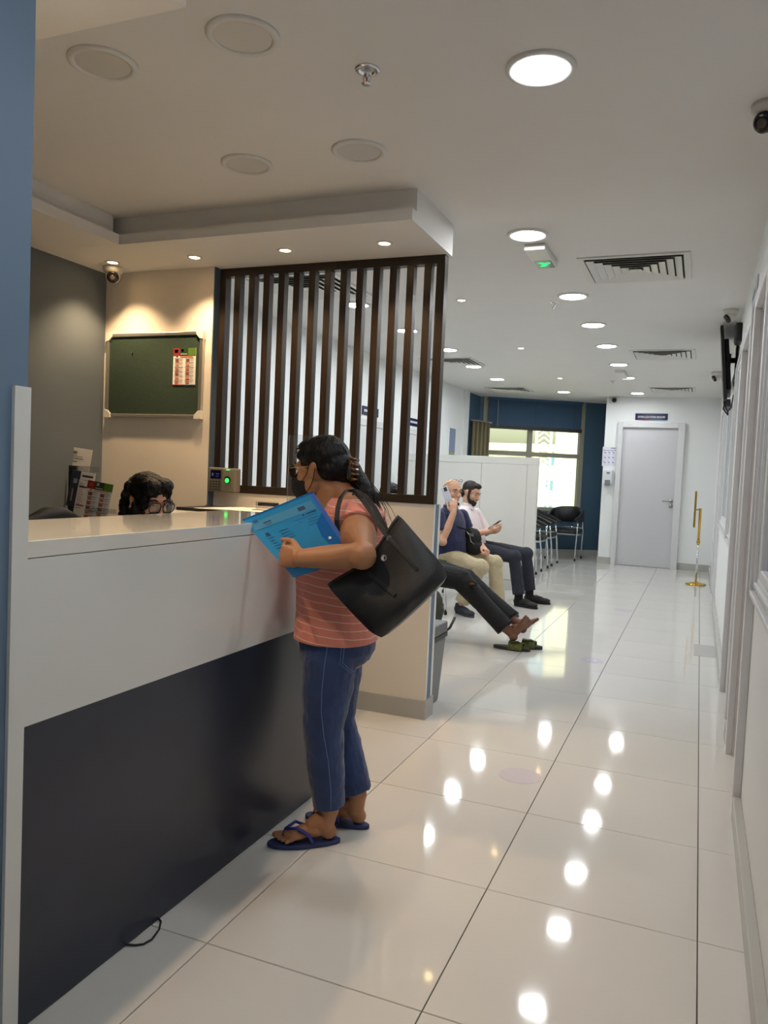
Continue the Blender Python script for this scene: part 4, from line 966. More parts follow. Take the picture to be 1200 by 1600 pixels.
# ------------------------------------------------------------------ blue folder held in her left hand
FT = [at(378, 812, 2.13), at(488, 768, 2.165), at(556, 872, 2.145), at(458, 902, 2.11)]      # TL TR BR BL
def fq(s, t, o=0.):                      # s to the right along the top, t down
    p = (FT[0]*(1-s)+FT[1]*s)*(1-t) + (FT[3]*(1-s)+FT[2]*s)*t
    n = (FT[1]-FT[0]).cross(FT[3]-FT[0]).normalized()
    if n.y > 0: n = -n
    return p + n*o
fo = thing('document_folder', tuple(fq(.5, 1)), 'translucent blue plastic document folder held against the counter edge', 'folder')
FB = mat('folder_blue', (48, 148, 212), .22, coat=.4, spec=.6)
def slab(name, s0, t0, s1, t1, o0, o1, m, parent):
    b = MB(); b.rings([[fq(s0, t0, o), fq(s1, t0, o), fq(s1, t1, o), fq(s0, t1, o)] for o in (o0, o1)]); return b.build(name, m, parent)
slab('back_cover', 0, 0, 1, 1, -.009, -.0075, FB, fo)
slab('paper_stack', .03, .03, .93, .97, -.007, -.002, mat('paper_seen_through_blue', (110, 176, 222), .6), fo)
slab('front_cover', 0, 0, 1, 1, -.0015, -.0003, FB, fo)
slab('fold_edge', .955, 0, 1, 1, -.0002, .0006, mat('folder_fold_violet', (84, 112, 206), .25), fo)
slab('top_edge', 0, 0, 1, .022, -.0002, .0006, mat('folder_edge_dark', (24, 108, 190), .25), fo)
b = MB(); b.prism([fq(.95, .30, 0), fq(.80, .42, 0), fq(.76, .60, 0), fq(.80, .78, 0), fq(.95, .92, 0)], (fq(0, 0, .0008)-fq(0, 0, 0))); b.build('closing_flap', mat('folder_flap', (30, 108, 190), .25), fo)
nrm = (fq(.5, .5, 1)-fq(.5, .5, 0)).normalized()
MB().lathe(fq(.845, .655, .001), [(.0052, 0), (.0052, .002), (.003, .003)], 18, nrm).build('snap_button', mat('snap_white', (228, 232, 232), .3), fo, smooth=True)
b = MB(); rn = random.Random(3)
def fr(s0, t0, s1, t1, c, o=.0002):
    b.use(pmat(c)); b.quad(fq(s0, t0, o), fq(s1, t0, o), fq(s1, t1, o), fq(s0, t1, o))
fr(.04, .10, .92, .22, (70, 148, 196), .00012)
fr(.10, .07, .16, .12, (22, 98, 176)); fr(.20, .15, .31, .165, (24, 62, 104)); fr(.21, .185, .30, .195, (34, 84, 130)); fr(.70, .13, .80, .185, (36, 82, 118)); fr(.76, .24, .90, .255, (16, 48, 92)); fr(.70, .24, .74, .255, (16, 48, 92))
for k in range(4): fr(.58+.02*k, .28+.04*k, .88, .287+.04*k, (30, 82, 136))
for k in range(14):
    t = .34+.042*k
    fr(.10, t, .10+rn.uniform(.07, .12), t+.008, (28, 84, 140)); fr(.30, t, .30+rn.uniform(.08, .17), t+.009, (20, 60, 112)); fr(.52, t, .52+rn.uniform(.1, .2), t+.006, (44, 116, 172))
for (a0, c0) in ((.12, .30), (.145, .30), (.12, .325), (.147, .327)): fr(a0, c0, a0+.02, c0+.022, (18, 40, 74))
b.build('printed_sheet', None, fo)

# ------------------------------------------------------------------ black tote bag
RL, RR_, BR_, BL_ = at(510, 914, 2.14), at(623, 803, 2.20), at(704, 897, 2.20), at(592, 1002, 2.15)
tb = thing('tote_bag', tuple((BR_+BL_)/2), 'large black leather tote bag hanging from the woman\'s shoulder', 'bag')
tn = (RR_-RL).cross(BL_-RL).normalized()
if tn.y > 0: tn = -tn
def tq(s, t):
    ins = .045*max(0, (t-.80)/.20)**2 + .012*max(0, (.12-t)/.12)**2; s = ins + s*(1-2*ins); t = t - .03*max(0, abs(2*s-1)-.8)/.2*max(0, t-.5)*2
    p = (RL*(1-s)+RR_*s)*(1-t)+(BL_*(1-s)+BR_*s)*t
    sag = V3(0, 0, 0); d = (BL_-RL).normalized()
    return p + d*(.030*math.sin(math.pi*s)**1.5*(1-t)**2) + d*(.006*math.sin(math.pi*s)*t)
def tb_side(sign):
    g = []
    for i in range(13):
        t = i/12; row = []
        for j in range(15):
            s = j/14; th = .012+.055*t; prof = (1-abs(2*s-1)**5)*.9+.1; rnd_ = 1-max(0, (t-.82)/.18)**3*.45
            row.append(tq(s, t) + tn*sign*(th*prof*rnd_ + .006*math.sin(s*7+1)*math.sin(t*5)*(1 if sign > 0 else 0)))
        g.append(row)
    return g
b = MB(); F, K = tb_side(1), tb_side(-1); n0, n1 = len(F), len(F[0])
VF = [[b.bm.verts.new(p) for p in r] for r in F]; VK = [[b.bm.verts.new(p) for p in r] for r in K]
for i in range(n0-1):
    for j in range(n1-1):
        b._f([VF[i][j], VF[i+1][j], VF[i+1][j+1], VF[i][j+1]]); b._f([VK[i][j], VK[i][j+1], VK[i+1][j+1], VK[i+1][j]])
    b._f([VF[i][0], VK[i][0], VK[i+1][0], VF[i+1][0]]); b._f([VF[i][-1], VF[i+1][-1], VK[i+1][-1], VK[i][-1]])
for j in range(n1-1): b._f([VF[-1][j], VK[-1][j], VK[-1][j+1], VF[-1][j+1]]); b._f([VF[1][j], VF[1][j+1], VK[1][j+1], VK[1][j]])
BL2 = mat('tote_leather', (27, 28, 31), .42, bump=.22, bscale=520)
o = b.build('bag_body', BL2, tb, smooth=True); md = o.modifiers.new('b', 'BEVEL'); md.width = .006; md.segments = 3; md.limit_method = 'ANGLE'; md.angle_limit = math.radians(50)
def surf(s, t, off=.004):
    th = .012+.055*t; prof = (1-abs(2*s-1)**5)*.9+.1; rnd_ = 1-max(0, (t-.82)/.18)**3*.45
    return tq(s, t) + tn*(th*prof*rnd_ + .006*math.sin(s*7+1)*math.sin(t*5) + off)
def strip(pts, wdir, w, th, nm, m, parent):
    b = MB(); rs = []
    for i, p in enumerate(pts):
        t = (pts[min(i+1, len(pts)-1)]-pts[max(i-1, 0)]).normalized(); wd = (wdir-t*wdir.dot(t)).normalized(); q = t.cross(wd)
        rs.append([p+wd*w+q*th, p-wd*w+q*th, p-wd*w-q*th, p+wd*w-q*th])
    return b.rings(rs).build(nm, m, parent, smooth=False, bevel=.001)
sd = (RR_-RL).normalized()
for (s0, t0), (s1, t1) in (((.78, .08), (.80, .685)), ((.40, .22), (.47, .718))):
    strip([surf(s0+(s1-s0)*k/5, t0+(t1-t0)*k/5) for k in range(6)], sd, .006, .002, 'strap_tab', BL2, tb)
b = MB(); b.tube([surf(.02+.96*k/16, .03, .001) for k in range(17)], .003, 6); b.build('rim_piping', BL2, tb, smooth=True)
MB().lathe(surf(.61, .21, .001), [(.010, 0), (.010, .003), (.006, .004), (.0055, .002)], 20, tn).build('magnetic_stud', CHROME, tb, smooth=True)
b = MB(); b.lathe(surf(.78, .10, .003), [(.009, 0), (.009, .003)], 14, tn); b.build('strap_buckle', CHROME, tb)
r0 = surf(.78, .06); r1 = surf(.40, .10)
# the two handles: up over the shoulder and down again
strip([r0, at(592, 820, 2.205), at(580, 800, 2.215), at(566, 780, 2.235), at(553, 767, 2.27), at(541, 766, 2.25), at(533, 776, 2.205), at(528, 792, 2.175), at(526, 812, 2.165), at(528, 835, 2.17), at(540, 862, 2.175), at(556, 886, 2.172), r1], V3(.75, .3, .5), .0075, .0025, 'shoulder_strap', BL2, tb)
strip([r0-tn*.03, at(597, 815, 2.25), at(585, 793, 2.27), at(572, 777, 2.29), at(559, 768, 2.30), at(551, 772, 2.30)], V3(.75, .3, .5), .008, .0025, 'shoulder_strap', BL2, tb)

# ================================================================== WAITING CHAIRS (front of the chair towards local +X)
def make_chair(label, group='black waiting chairs with chrome legs', arms=True):
    t = thing('waiting_chair', (0, 0, 0), label, 'chair', group)
    def rr(x0, y0, x1, y1, r, n=5):
        P = []
        for cx_, cy_, a0 in ((x1-r, y1-r, 0), (x0+r, y1-r, 90), (x0+r, y0+r, 180), (x1-r, y0+r, 270)):
            for k in range(n+1): a = math.radians(a0+90*k/n); P.append((cx_+r*math.cos(a), cy_+r*math.sin(a)))
        return P
    b = MB(); b.rings([[V3(x*(1-i)+0, y*(1-i), z) for x, y in rr(-.22, -.225, .24, .225, .07)] for z, i in ((.425, .02), (.435, 0), (.468, 0), (.482, .03), (.488, .12))])
    b.build('seat', BLACKL, t, auto=50)
    MB().rings([[V3(x, y, z) for x, y in rr(-.215, -.22, .235, .22, .07)] for z in (.405, .424)]).build('seat_shell', mat('seat_shell_grey', (150, 150, 148), .45), t)
    b = MB(); n = 26; ro = []
    for k in range(n+1):                       # wrap-round back that runs out into the arms
        a = math.radians(-128+256*k/n if arms else -68+136*k/n); c = abs(k/n-.5)*(2 if arms else 1.06)
        x = .03-.27*math.cos(a); y = .265*math.sin(a); 
        if c > .72: x = x+(c-.72)*.32
        zt = .86-.19*c**2.2-.01; zb = .60+.035*c**2; nx, ny = (-math.cos(a), math.sin(a)); th = .014+.012*c
        ro.append([V3(x+nx*th, y+ny*th, zb), V3(x+nx*th, y+ny*th, zt-.012), V3(x, y, zt), V3(x-nx*th, y-ny*th, zt-.012), V3(x-nx*th, y-ny*th, zb), V3(x, y, zb-.01)])
    b.rings(ro); b.build('backrest', BLACKL, t, auto=60)
    for sy_ in (-1, 1):
        b = MB(); b.tube([(.255, sy_*.238, .02), (.235, sy_*.240, .30), (.215, sy_*.242, .46)]+([(.20, sy_*.243, .62)] if arms else []), .011, 10); o = b.build('front_leg', CHROME, t, smooth=True)
        MB().tube([(.2565, sy_*.238, 0.0005), (.255, sy_*.238, .03)], .0145, 10).build('foot_cap', BLACKP, o)
        b = MB(); b.tube([(-.27, sy_*.20, .02), (-.225, sy_*.215, .30), (-.20, sy_*.225, .45), (-.175, sy_*.215, .62)], .011, 10); o = b.build('rear_leg', CHROME, t, smooth=True)
        MB().tube([(-.2715, sy_*.20, 0.0005), (-.27, sy_*.20, .03)], .0145, 10).build('foot_cap', BLACKP, o)
        b = MB(); b.tube([(.218, sy_*.238, .41), (0, sy_*.236, .40), (-.205, sy_*.223, .41)], .010, 8); b.build('side_rail', CHROME, t, smooth=True)
    MB().tube([(-.20, -.21, .50), (-.235, 0, .51), (-.20, .21, .50)], .009, 8).build('rear_rail', CHROME, t, smooth=True)
    return t
ch0 = make_chair('black wrap-back chair with chrome legs under the blue window, facing the viewer')
chs = [(-1.97, 12.74, -math.pi/2-.12, None), (-2.20, 10.04, 0, 'black chair with chrome legs just past the low partition, nearest of three'), (-2.20, 10.89, 0, 'black chair with chrome legs past the low partition, middle of three'), (-2.20, 11.69, 0, 'black chair with chrome legs past the low partition, farthest of three'),
       (-2.25, 5.74, 0, 'black chair under the person with stretched out legs in black trousers'), (-2.32, 6.94, 0, 'black chair under the bald man in navy'), (-2.22, 7.76, 0, 'black chair under the bearded man in the white shirt')]
ch1 = make_chair('black chair', 'black chairs along the left of the waiting room', False)
for i, (x, y, a, lb) in enumerate(chs):
    o = ch0 if i == 0 else ch1 if i == 4 else copy_tree(ch0 if i < 4 else ch1)
    o.location = (x, y, 0); o.rotation_euler.z = a
    if lb: o['label'] = lb

# ------------------------------------------------------------------ bald man in navy on the telephone
SOCK = mat('sock_black', (16, 16, 20), .9)
def navy_man():
    root = thing('person', (-2.15, 6.95, .45), 'bald seated person in a navy shirt and khaki trousers with a phone at the ear', 'person')
    fwd = V3(.97, -.22, 0)
    sp = [(V3(-2.17, 6.97, .47), .19, .14), (V3(-2.14, 6.97, .56), .195, .165), (V3(-2.14, 6.96, .66), .19, .165), (V3(-2.15, 6.95, .76), .195, .14), (V3(-2.15, 6.95, .84), .20, .12), (V3(-2.15, 6.95, .905), .185, .095), (V3(-2.15, 6.95, .94), .13, .075), (V3(-2.145, 6.95, .965), .07, .06)]
    W1 = V3(-2.045, 6.735, .925); E1 = V3(-2.11, 6.66, .665); S1 = V3(-2.195, 6.765, .885)
    S2 = V3(-2.08, 7.125, .885); E2 = V3(-1.99, 7.17, .69); W2 = V3(-1.835, 7.00, .62)
    hc = at(707, 768, 6.92)
    arms = [dict(s=S1, e=E1, w=W1, hand=dict(d=V3(-.12, .18, 1), n=V3(-.35, .95, 0), t=V3(-.9, .1, .3), curls=(18, 24, 18), s=.95)),
            dict(s=S2, e=E2, w=W2, hand=dict(d=V3(.75, -.45, -.42), n=V3(-.3, -.1, -.9), t=V3(-.2, -.9, .2), curls=(60, 70, 40), s=.98))]
    legs = [dict(h=V3(-2.13, 6.86, .50), k=V3(-1.79, 6.80, .445), a=V3(-1.945, 6.80, .115)), dict(h=V3(-2.10, 7.08, .50), k=V3(-1.72, 7.05, .465), a=V3(-1.665, 7.03, .115))]
    inf = figure(root, sp, fwd, (hc, V3(.80, -.60, -.06), V3(.05, 0, 1), 1.0), arms, legs, SKIN2, mat('navy_polo', (26, 32, 74), .8, noise=.15, nscale=12, sheen=.2), mat('khaki_twill', (186, 172, 142), .85, noise=.06, nscale=18, bump=.1, bscale=120), sleeve=.62, armr=(.055, .047, .041, .028), legr=(.098, .082, .070, .066))
    P = inf['P']; face_bits(root, P, 1., None, None, SKIN2)
    l, f, u = frame_from(V3(.80, -.60, -.06), V3(.05, 0, 1))
    def col_(b): b.tube([V3(-2.145, 6.95, .93), V3(-2.14, 6.95, .985)], [.078, .066], 20)
    organic('collar', mat('navy_polo', (26, 32, 74)), root, col_, .006, 2)
    def msk(b): b.ell(P(0, .055, -.108), (.045, .05, .022), Matrix((l, f, u)).transposed(), seg=18)
    organic('lowered_mask', MASK, root, msk, .005, 2)
    g = MB()                                    # spectacles pushed up onto the head
    for k in (-1, 1):
        c = P(k*.034, .060, .108); g.tube([c+l*.024*math.cos(a)+(f*.6+u*.4).normalized()*.018*math.sin(a) for a in [i*math.pi/8 for i in range(17)]], .0018, 6, cap=False)
        g.tube([P(k*.058, .055, .100), P(k*.075, .0, .070), P(k*.080, -.05, .030)], .002, 6)
    g.build('spectacles', mat('spectacle_frame', (60, 52, 44), .3, metal=.6), root)
    SH = mat('grey_suede', (52, 54, 66), .85); SO = mat('shoe_sole_dark', (70, 70, 76), .7)
    shoe(root, V3(-2.02, 6.865, 0), V3(-1.80, 6.70, 0), SH, SO, 1., mat('laces_dark', (30, 30, 36), .8)); shoe(root, V3(-1.72, 7.045, 0), V3(-1.455, 6.985, 0), SH, SO, 1., mat('laces_dark', (30, 30, 36), .8))
    b = MB(); d = (W2-E2).normalized(); b.lathe(W2-d*.02, [(.031, -.008), (.033, 0), (.031, .008)], 18, d); wt = b.build('wristwatch', STEEL, root, smooth=True)
    MB().lathe(W2-d*.02+V3(.0, -.02, .024), [(.015, 0), (.015, .006)], 16, V3(0, -.6, .8)).build('watch_dial', mat('watch_dial', (150, 80, 50), .2), wt)
    ph = thing('mobile_phone', tuple(P(-.088, .0, -.03)), 'white mobile phone held to the ear of the bald man', 'phone')
    pc = at(698, 773, 6.765); pu = V3(-.42, 0, .90).normalized(); pn = V3(-.25, -.95, 0); pn = (pn-pu*pn.dot(pu)).normalized(); pl = pu.cross(pn)
    MB().obox(pc, pl, pu, pn, .036, .078, .0045).build('phone_body', mat('phone_white', (214, 216, 226), .3), ph, bevel=.004)
    MB().obox(pc+pu*.050+pl*.010+pn*.0052, pl, pu, pn, .016, .018, .0012).build('camera_block', mat('phone_camera', (60, 44, 44), .3), ph, bevel=.002)
    bg_ = thing('shoulder_bag', (-1.92, 7.03, .52), 'small black shoulder bag lying in the lap of the bald man', 'bag')
    def bf(b):
        c = at(738, 846, 6.99); R = Matrix.Rotation(math.radians(10), 3, 'Y'); b.ell(c, (.085, .05, .125), R, seg=24); b.ell(c+V3(.02, 0, -.05), (.085, .055, .075), R, seg=20); b.ell(c+V3(-.02, 0, .07), (.055, .035, .06), R, seg=20)
    organic('bag_body', mat('bag_nylon_black', (16, 16, 18), .6), bg_, bf, .006, 3, disp=.01)
    c = at(738, 846, 6.93); b = MB(); b.tube([c+V3(-.05, -.03, .09), c+V3(-.02, -.04, .06), c+V3(.0, -.045, .0), c+V3(.03, -.045, -.02)], .004, 6); b.box(c+V3(-.02, -.05, .05), c+V3(.02, -.04, .075)); b.build('buckle', STEEL, bg_)
    b = MB(); b.tube([c+V3(-.05, .02, .10), V3(-2.05, 6.86, .80), V3(-2.10, 6.85, .90), V3(-2.16, 6.86, .965), V3(-2.22, 6.95, .94)], .008, 8); b.build('strap', BLACKP, bg_, smooth=True)
navy_man()

# ------------------------------------------------------------------ bearded man in the white shirt
def white_man():
    root = thing('person', (-2.12, 7.75, .45), 'bearded seated person in a white shirt and dark trousers looking down at a phone', 'person')
    fwd = V3(.99, -.12, 0)
    sp = [(V3(-2.16, 7.76, .48), .175, .13), (V3(-2.13, 7.76, .56), .175, .125), (V3(-2.145, 7.755, .66), .165, .12), (V3(-2.18, 7.75, .76), .175, .115), (V3(-2.205, 7.75, .84), .185, .105), (V3(-2.215, 7.75, .895), .175, .085), (V3(-2.215, 7.75, .93), .12, .07), (V3(-2.21, 7.75, .96), .065, .058)]
    hc = at(736, 770, 7.75); hf = V3(.93, -.22, -.34); hu = V3(.34, 0, 1)
    S1 = V3(-2.19, 7.58, .875); E1 = V3(-2.10, 7.55, .685); W1 = V3(-1.945, 7.63, .715)
    S2 = V3(-2.16, 7.93, .875); E2 = V3(-2.05, 7.96, .68); W2 = V3(-1.93, 7.80, .725)
    arms = [dict(s=S1, e=E1, w=W1, hand=dict(d=V3(.95, .25, .12), n=V3(-.1, .8, .6), t=V3(0, -.3, 1), curls=(35, 50, 35), s=.92)), dict(s=S2, e=E2, w=W2, hand=dict(d=V3(.9, -.4, .1), n=V3(-.1, -.7, .6), t=V3(0, .3, 1), curls=(40, 50, 35), s=.92))]
    legs = [dict(h=V3(-2.08, 7.66, .52), k=V3(-1.665, 7.62, .48), a=V3(-1.595, 7.60, .12)), dict(h=V3(-2.06, 7.86, .52), k=V3(-1.60, 7.88, .495), a=V3(-1.545, 7.87, .13))]
    inf = figure(root, sp, fwd, (hc, hf, hu, .98), arms, legs, SKIN2, mat('white_shirt_cotton', (226, 214, 216), .8, noise=.03, nscale=14), mat('charcoal_trousers', (38, 40, 52), .85, noise=.1, nscale=14), sleeve=.98, armr=(.052, .045, .039, .027), legr=(.088, .075, .060, .062))
    P = inf['P']; face_bits(root, P, .98, None, None, SKIN2); l, f, u = frame_from(hf, hu); R = Matrix((l, f, u)).transposed()
    BH = mat('dark_brown_hair', (34, 26, 22), .7, noise=.4, nscale=40)
    def hair(b):
        b.ell(P(0, -.022, .044), (.0775, .092, .078), R, seg=26); b.ell(P(0, .040, .090), (.055, .046, .030), R, seg=18); b.ell(P(0, -.066, -.02), (.062, .045, .062), R, seg=18)
        for k in (-1, 1): b.ell(P(k*.070, .012, .012), (.009, .020, .034), R, seg=12)
    organic('hair', BH, root, hair, .005, 2, disp=.005, dscale=.02)
    def beard(b):
        b.ell(P(0, .050, -.080), (.050, .052, .034), R, seg=22); b.ell(P(0, .078, -.098), (.030, .024, .024), R, seg=16)
        for k in (-1, 1): limb(b, [P(k*.070, .014, -.005), P(k*.064, .022, -.045), P(k*.048, .045, -.078)], [.009, .015, .020])
        b.ell(P(0, .094, -.050), (.026, .008, .005), R, seg=12)
    organic('beard', BH, root, beard, .004, 2, disp=.004, dscale=.015)
    def colr(b):
        b.tube([V3(-2.21, 7.75, .925), V3(-2.20, 7.75, .985)], [.076, .062], 20); b.ell(V3(-2.155, 7.71, .935), (.035, .03, .012), Matrix.Rotation(.6, 3, 'Y'), seg=14)
    organic('collar', mat('white_shirt_cotton', (226, 214, 216)), root, colr, .006, 2)
    b = MB(); b.rings([ring(V3(-2.13, 7.76, z), *frame_from(fwd)[:2], .183, .135) for z in (.555, .585)]); bt = b.build('belt', mat('belt_black', (18, 18, 20), .4), root)
    MB().box((-1.998, 7.735, .553), (-1.990, 7.775, .587)).build('belt_buckle', CHROME, bt)
    SH = mat('black_nubuck', (24, 22, 22), .75); SO = mat('sole_black', (26, 25, 26), .7)
    shoe(root, V3(-1.645, 7.625, 0), V3(-1.39, 7.53, 0), SH, SO, 1.05, SH); shoe(root, V3(-1.60, 7.895, 0), V3(-1.33, 7.90, 0), SH, SO, 1.05, SH)
    for g in legs: MB().tube([g['a']+Z_*.03, g['a']-Z_*.05], .042, 14).build('sock', SOCK, root, smooth=True)
    ph = thing('mobile_phone', (-1.86, 7.7, .79), 'dark mobile phone held in both hands by the bearded man', 'phone')
    pc = at(773, 820, 7.69); pu = V3(.80, 0, .60).normalized(); pn = V3(-.6, 0, .8).normalized()
    MB().obox(pc, Y_, pu, pn, .036, .075, .0045).build('phone_body', mat('phone_black', (22, 22, 26), .25), ph, bevel=.003)
    MB().obox(pc+pn*.005, Y_, pu, pn, .033, .070, .0006).build('display', mat('phone_screen', (50, 56, 70), .1), ph)
white_man()

# ------------------------------------------------------------------ seated person with outstretched bare feet, half hidden by the low wall
def black_trousers():
    root = thing('person', (-2.15, 5.75, .45), 'seated person in ripped black trousers with bare crossed feet stretched out', 'person')
    sp = [(V3(-2.16, 5.78, .47), .18, .14), (V3(-2.18, 5.78, .56), .18, .13), (V3(-2.22, 5.77, .66), .175, .12), (V3(-2.26, 5.76, .76), .185, .115), (V3(-2.28, 5.75, .84), .19, .10), (V3(-2.285, 5.75, .89), .17, .085), (V3(-2.285, 5.75, .93), .10, .065)]
    hc = V3(-2.27, 5.75, 1.055); S1 = V3(-2.27, 5.56, .86); S2 = V3(-2.25, 5.94, .86)
    arms = [dict(s=S1, e=V3(-2.22, 5.52, .64), w=V3(-2.03, 5.62, .60), hand=dict(d=V3(.8, .5, -.1), n=V3(0, 0, -1), t=V3(0, 1, 0), curls=(30, 40, 20), s=.95)), dict(s=S2, e=V3(-2.2, 5.98, .64), w=V3(-2.03, 5.88, .60), hand=dict(d=V3(.8, -.5, -.1), n=V3(0, 0, -1), t=V3(0, -1, 0), curls=(30, 40, 20), s=.95))]
    K1 = V3(-1.635, 5.66, .475); A1 = V3(-1.27, 5.63, .155)
    legs = [dict(h=V3(-2.06, 5.69, .52), k=K1, a=A1, heel=V3(-1.205, 5.625, .055), toe=V3(-1.078, 5.60, .255), up=V3(-.62, .62, .38).normalized(), s=1.12), dict(h=V3(-2.05, 5.88, .52), k=V3(-1.64, 5.82, .46), a=V3(-1.25, 5.745, .205), heel=V3(-1.16, 5.74, .10), toe=V3(-1.03, 5.72, .235), up=V3(-.70, .1, .70).normalized(), s=.95)]
    BJ = mat('black_denim', (17, 17, 20), .85, noise=.2, nscale=20, bump=.15, bscale=150)
    def bf(g): pass
    inf = figure(root, sp, V3(.99, -.05, 0), (hc, V3(.95, -.1, -.35), V3(.3, 0, 1), .98), arms, legs, SKIN3, mat('black_tshirt', (24, 24, 28), .85), BJ, sleeve=.5, legr=(.100, .085, .068, .070), bare=True, voxel=.0045)
    P = inf['P']; face_bits(root, P, .98, None, None, SKIN3); l, f, u = frame_from(V3(.95, -.1, -.35), V3(.3, 0, 1)); R = Matrix((l, f, u)).transposed()
    def hair(b): b.ell(P(0, -.02, .048), (.080, .096, .080), R, seg=26); b.ell(P(0, .045, .085), (.056, .045, .032), R, seg=18)
    organic('hair', HAIR, root, hair, .006, 2, disp=.006, dscale=.02)
    MB().ell(at(739, 912, 5.585), (.030, .012, .018), seg=16).build('knee_skin', SKIN3, root, smooth=True)
    b = MB(); c = at(739, 912, 5.58); b.tube([c+V3(-.035, 0, .005), c+V3(-.01, -.006, .022), c+V3(.03, 0, .005), c+V3(.028, -.003, -.008), c+V3(-.03, -.004, -.018)], .006, 6); b.build('torn_edge', BJ, root, smooth=True)
black_trousers()
def slide(x0, x1, y, label):
    t = thing('slide_sandal', ((x0+x1)/2, y, 0), label, 'sandal', 'olive slide sandals under the bare feet'); L = x1-x0; pts = []
    for k in range(24):
        a = 2*math.pi*k/24; q = math.cos(a); wd = .046 if q > 0 else .040; pts.append(V3(x0+L/2+L/2*q, y+wd*math.sin(a), .001))
    MB().prism(pts, Z_*.024).build('sole', mat('slide_sole', (50, 48, 44), .7), t, bevel=.004)
    OL = mat('slide_olive', (94, 96, 44), .75, noise=.35, nscale=40); b = MB(); rs = []
    for k in range(13):
        a = math.pi*k/12; yy = y+math.cos(a)*.050; zz = .012+math.sin(a)*.052
        rs.append([V3(x0+L*.42, yy, zz), V3(x0+L*.80, yy, zz*.86), V3(x0+L*.80, yy*.98+y*.02, zz*.86+.004), V3(x0+L*.42, yy*.98+y*.02, zz+.004)])
    b.rings(rs).build('strap', OL, t)
    MB().obox(V3(x0+L*.58, y-.02, .064), V3(.8, .6, 0), V3(-.6, .8, 0), Z_, .035, .02, .002).build('strap_patch', mat('slide_patch', (70, 74, 34), .8), t)
slide(-1.352, -1.075, 5.635, 'olive and black slide sandal nearer the viewer below the bare feet'); slide(-1.27, -1.01, 5.76, 'olive and black slide sandal behind the other one below the bare feet')
bp = thing('backpack', (-1.80, 5.15, 0), 'dark olive backpack with a black strap on the floor beside the low wall', 'bag')
c = at(676, 952, 5.2)
def bpf(b): b.ell(c+V3(-.06, 0, 0), (.14, .11, .17), seg=24); b.ell(V3(c.x-.07, c.y, .13), (.135, .11, .13), seg=24)
organic('pack_body', mat('olive_nylon', (58, 60, 50), .8), bp, bpf, .008, 3, disp=.015)
b = MB(); b.tube([V3(c.x+.02, c.y-.06, c.z-.06), V3(c.x+.08, c.y-.05, .14), V3(c.x+.14, c.y-.02, .20), V3(c.x+.16, c.y+.02, .27)], .010, 8); b.build('strap', BLACKP, bp, smooth=True)

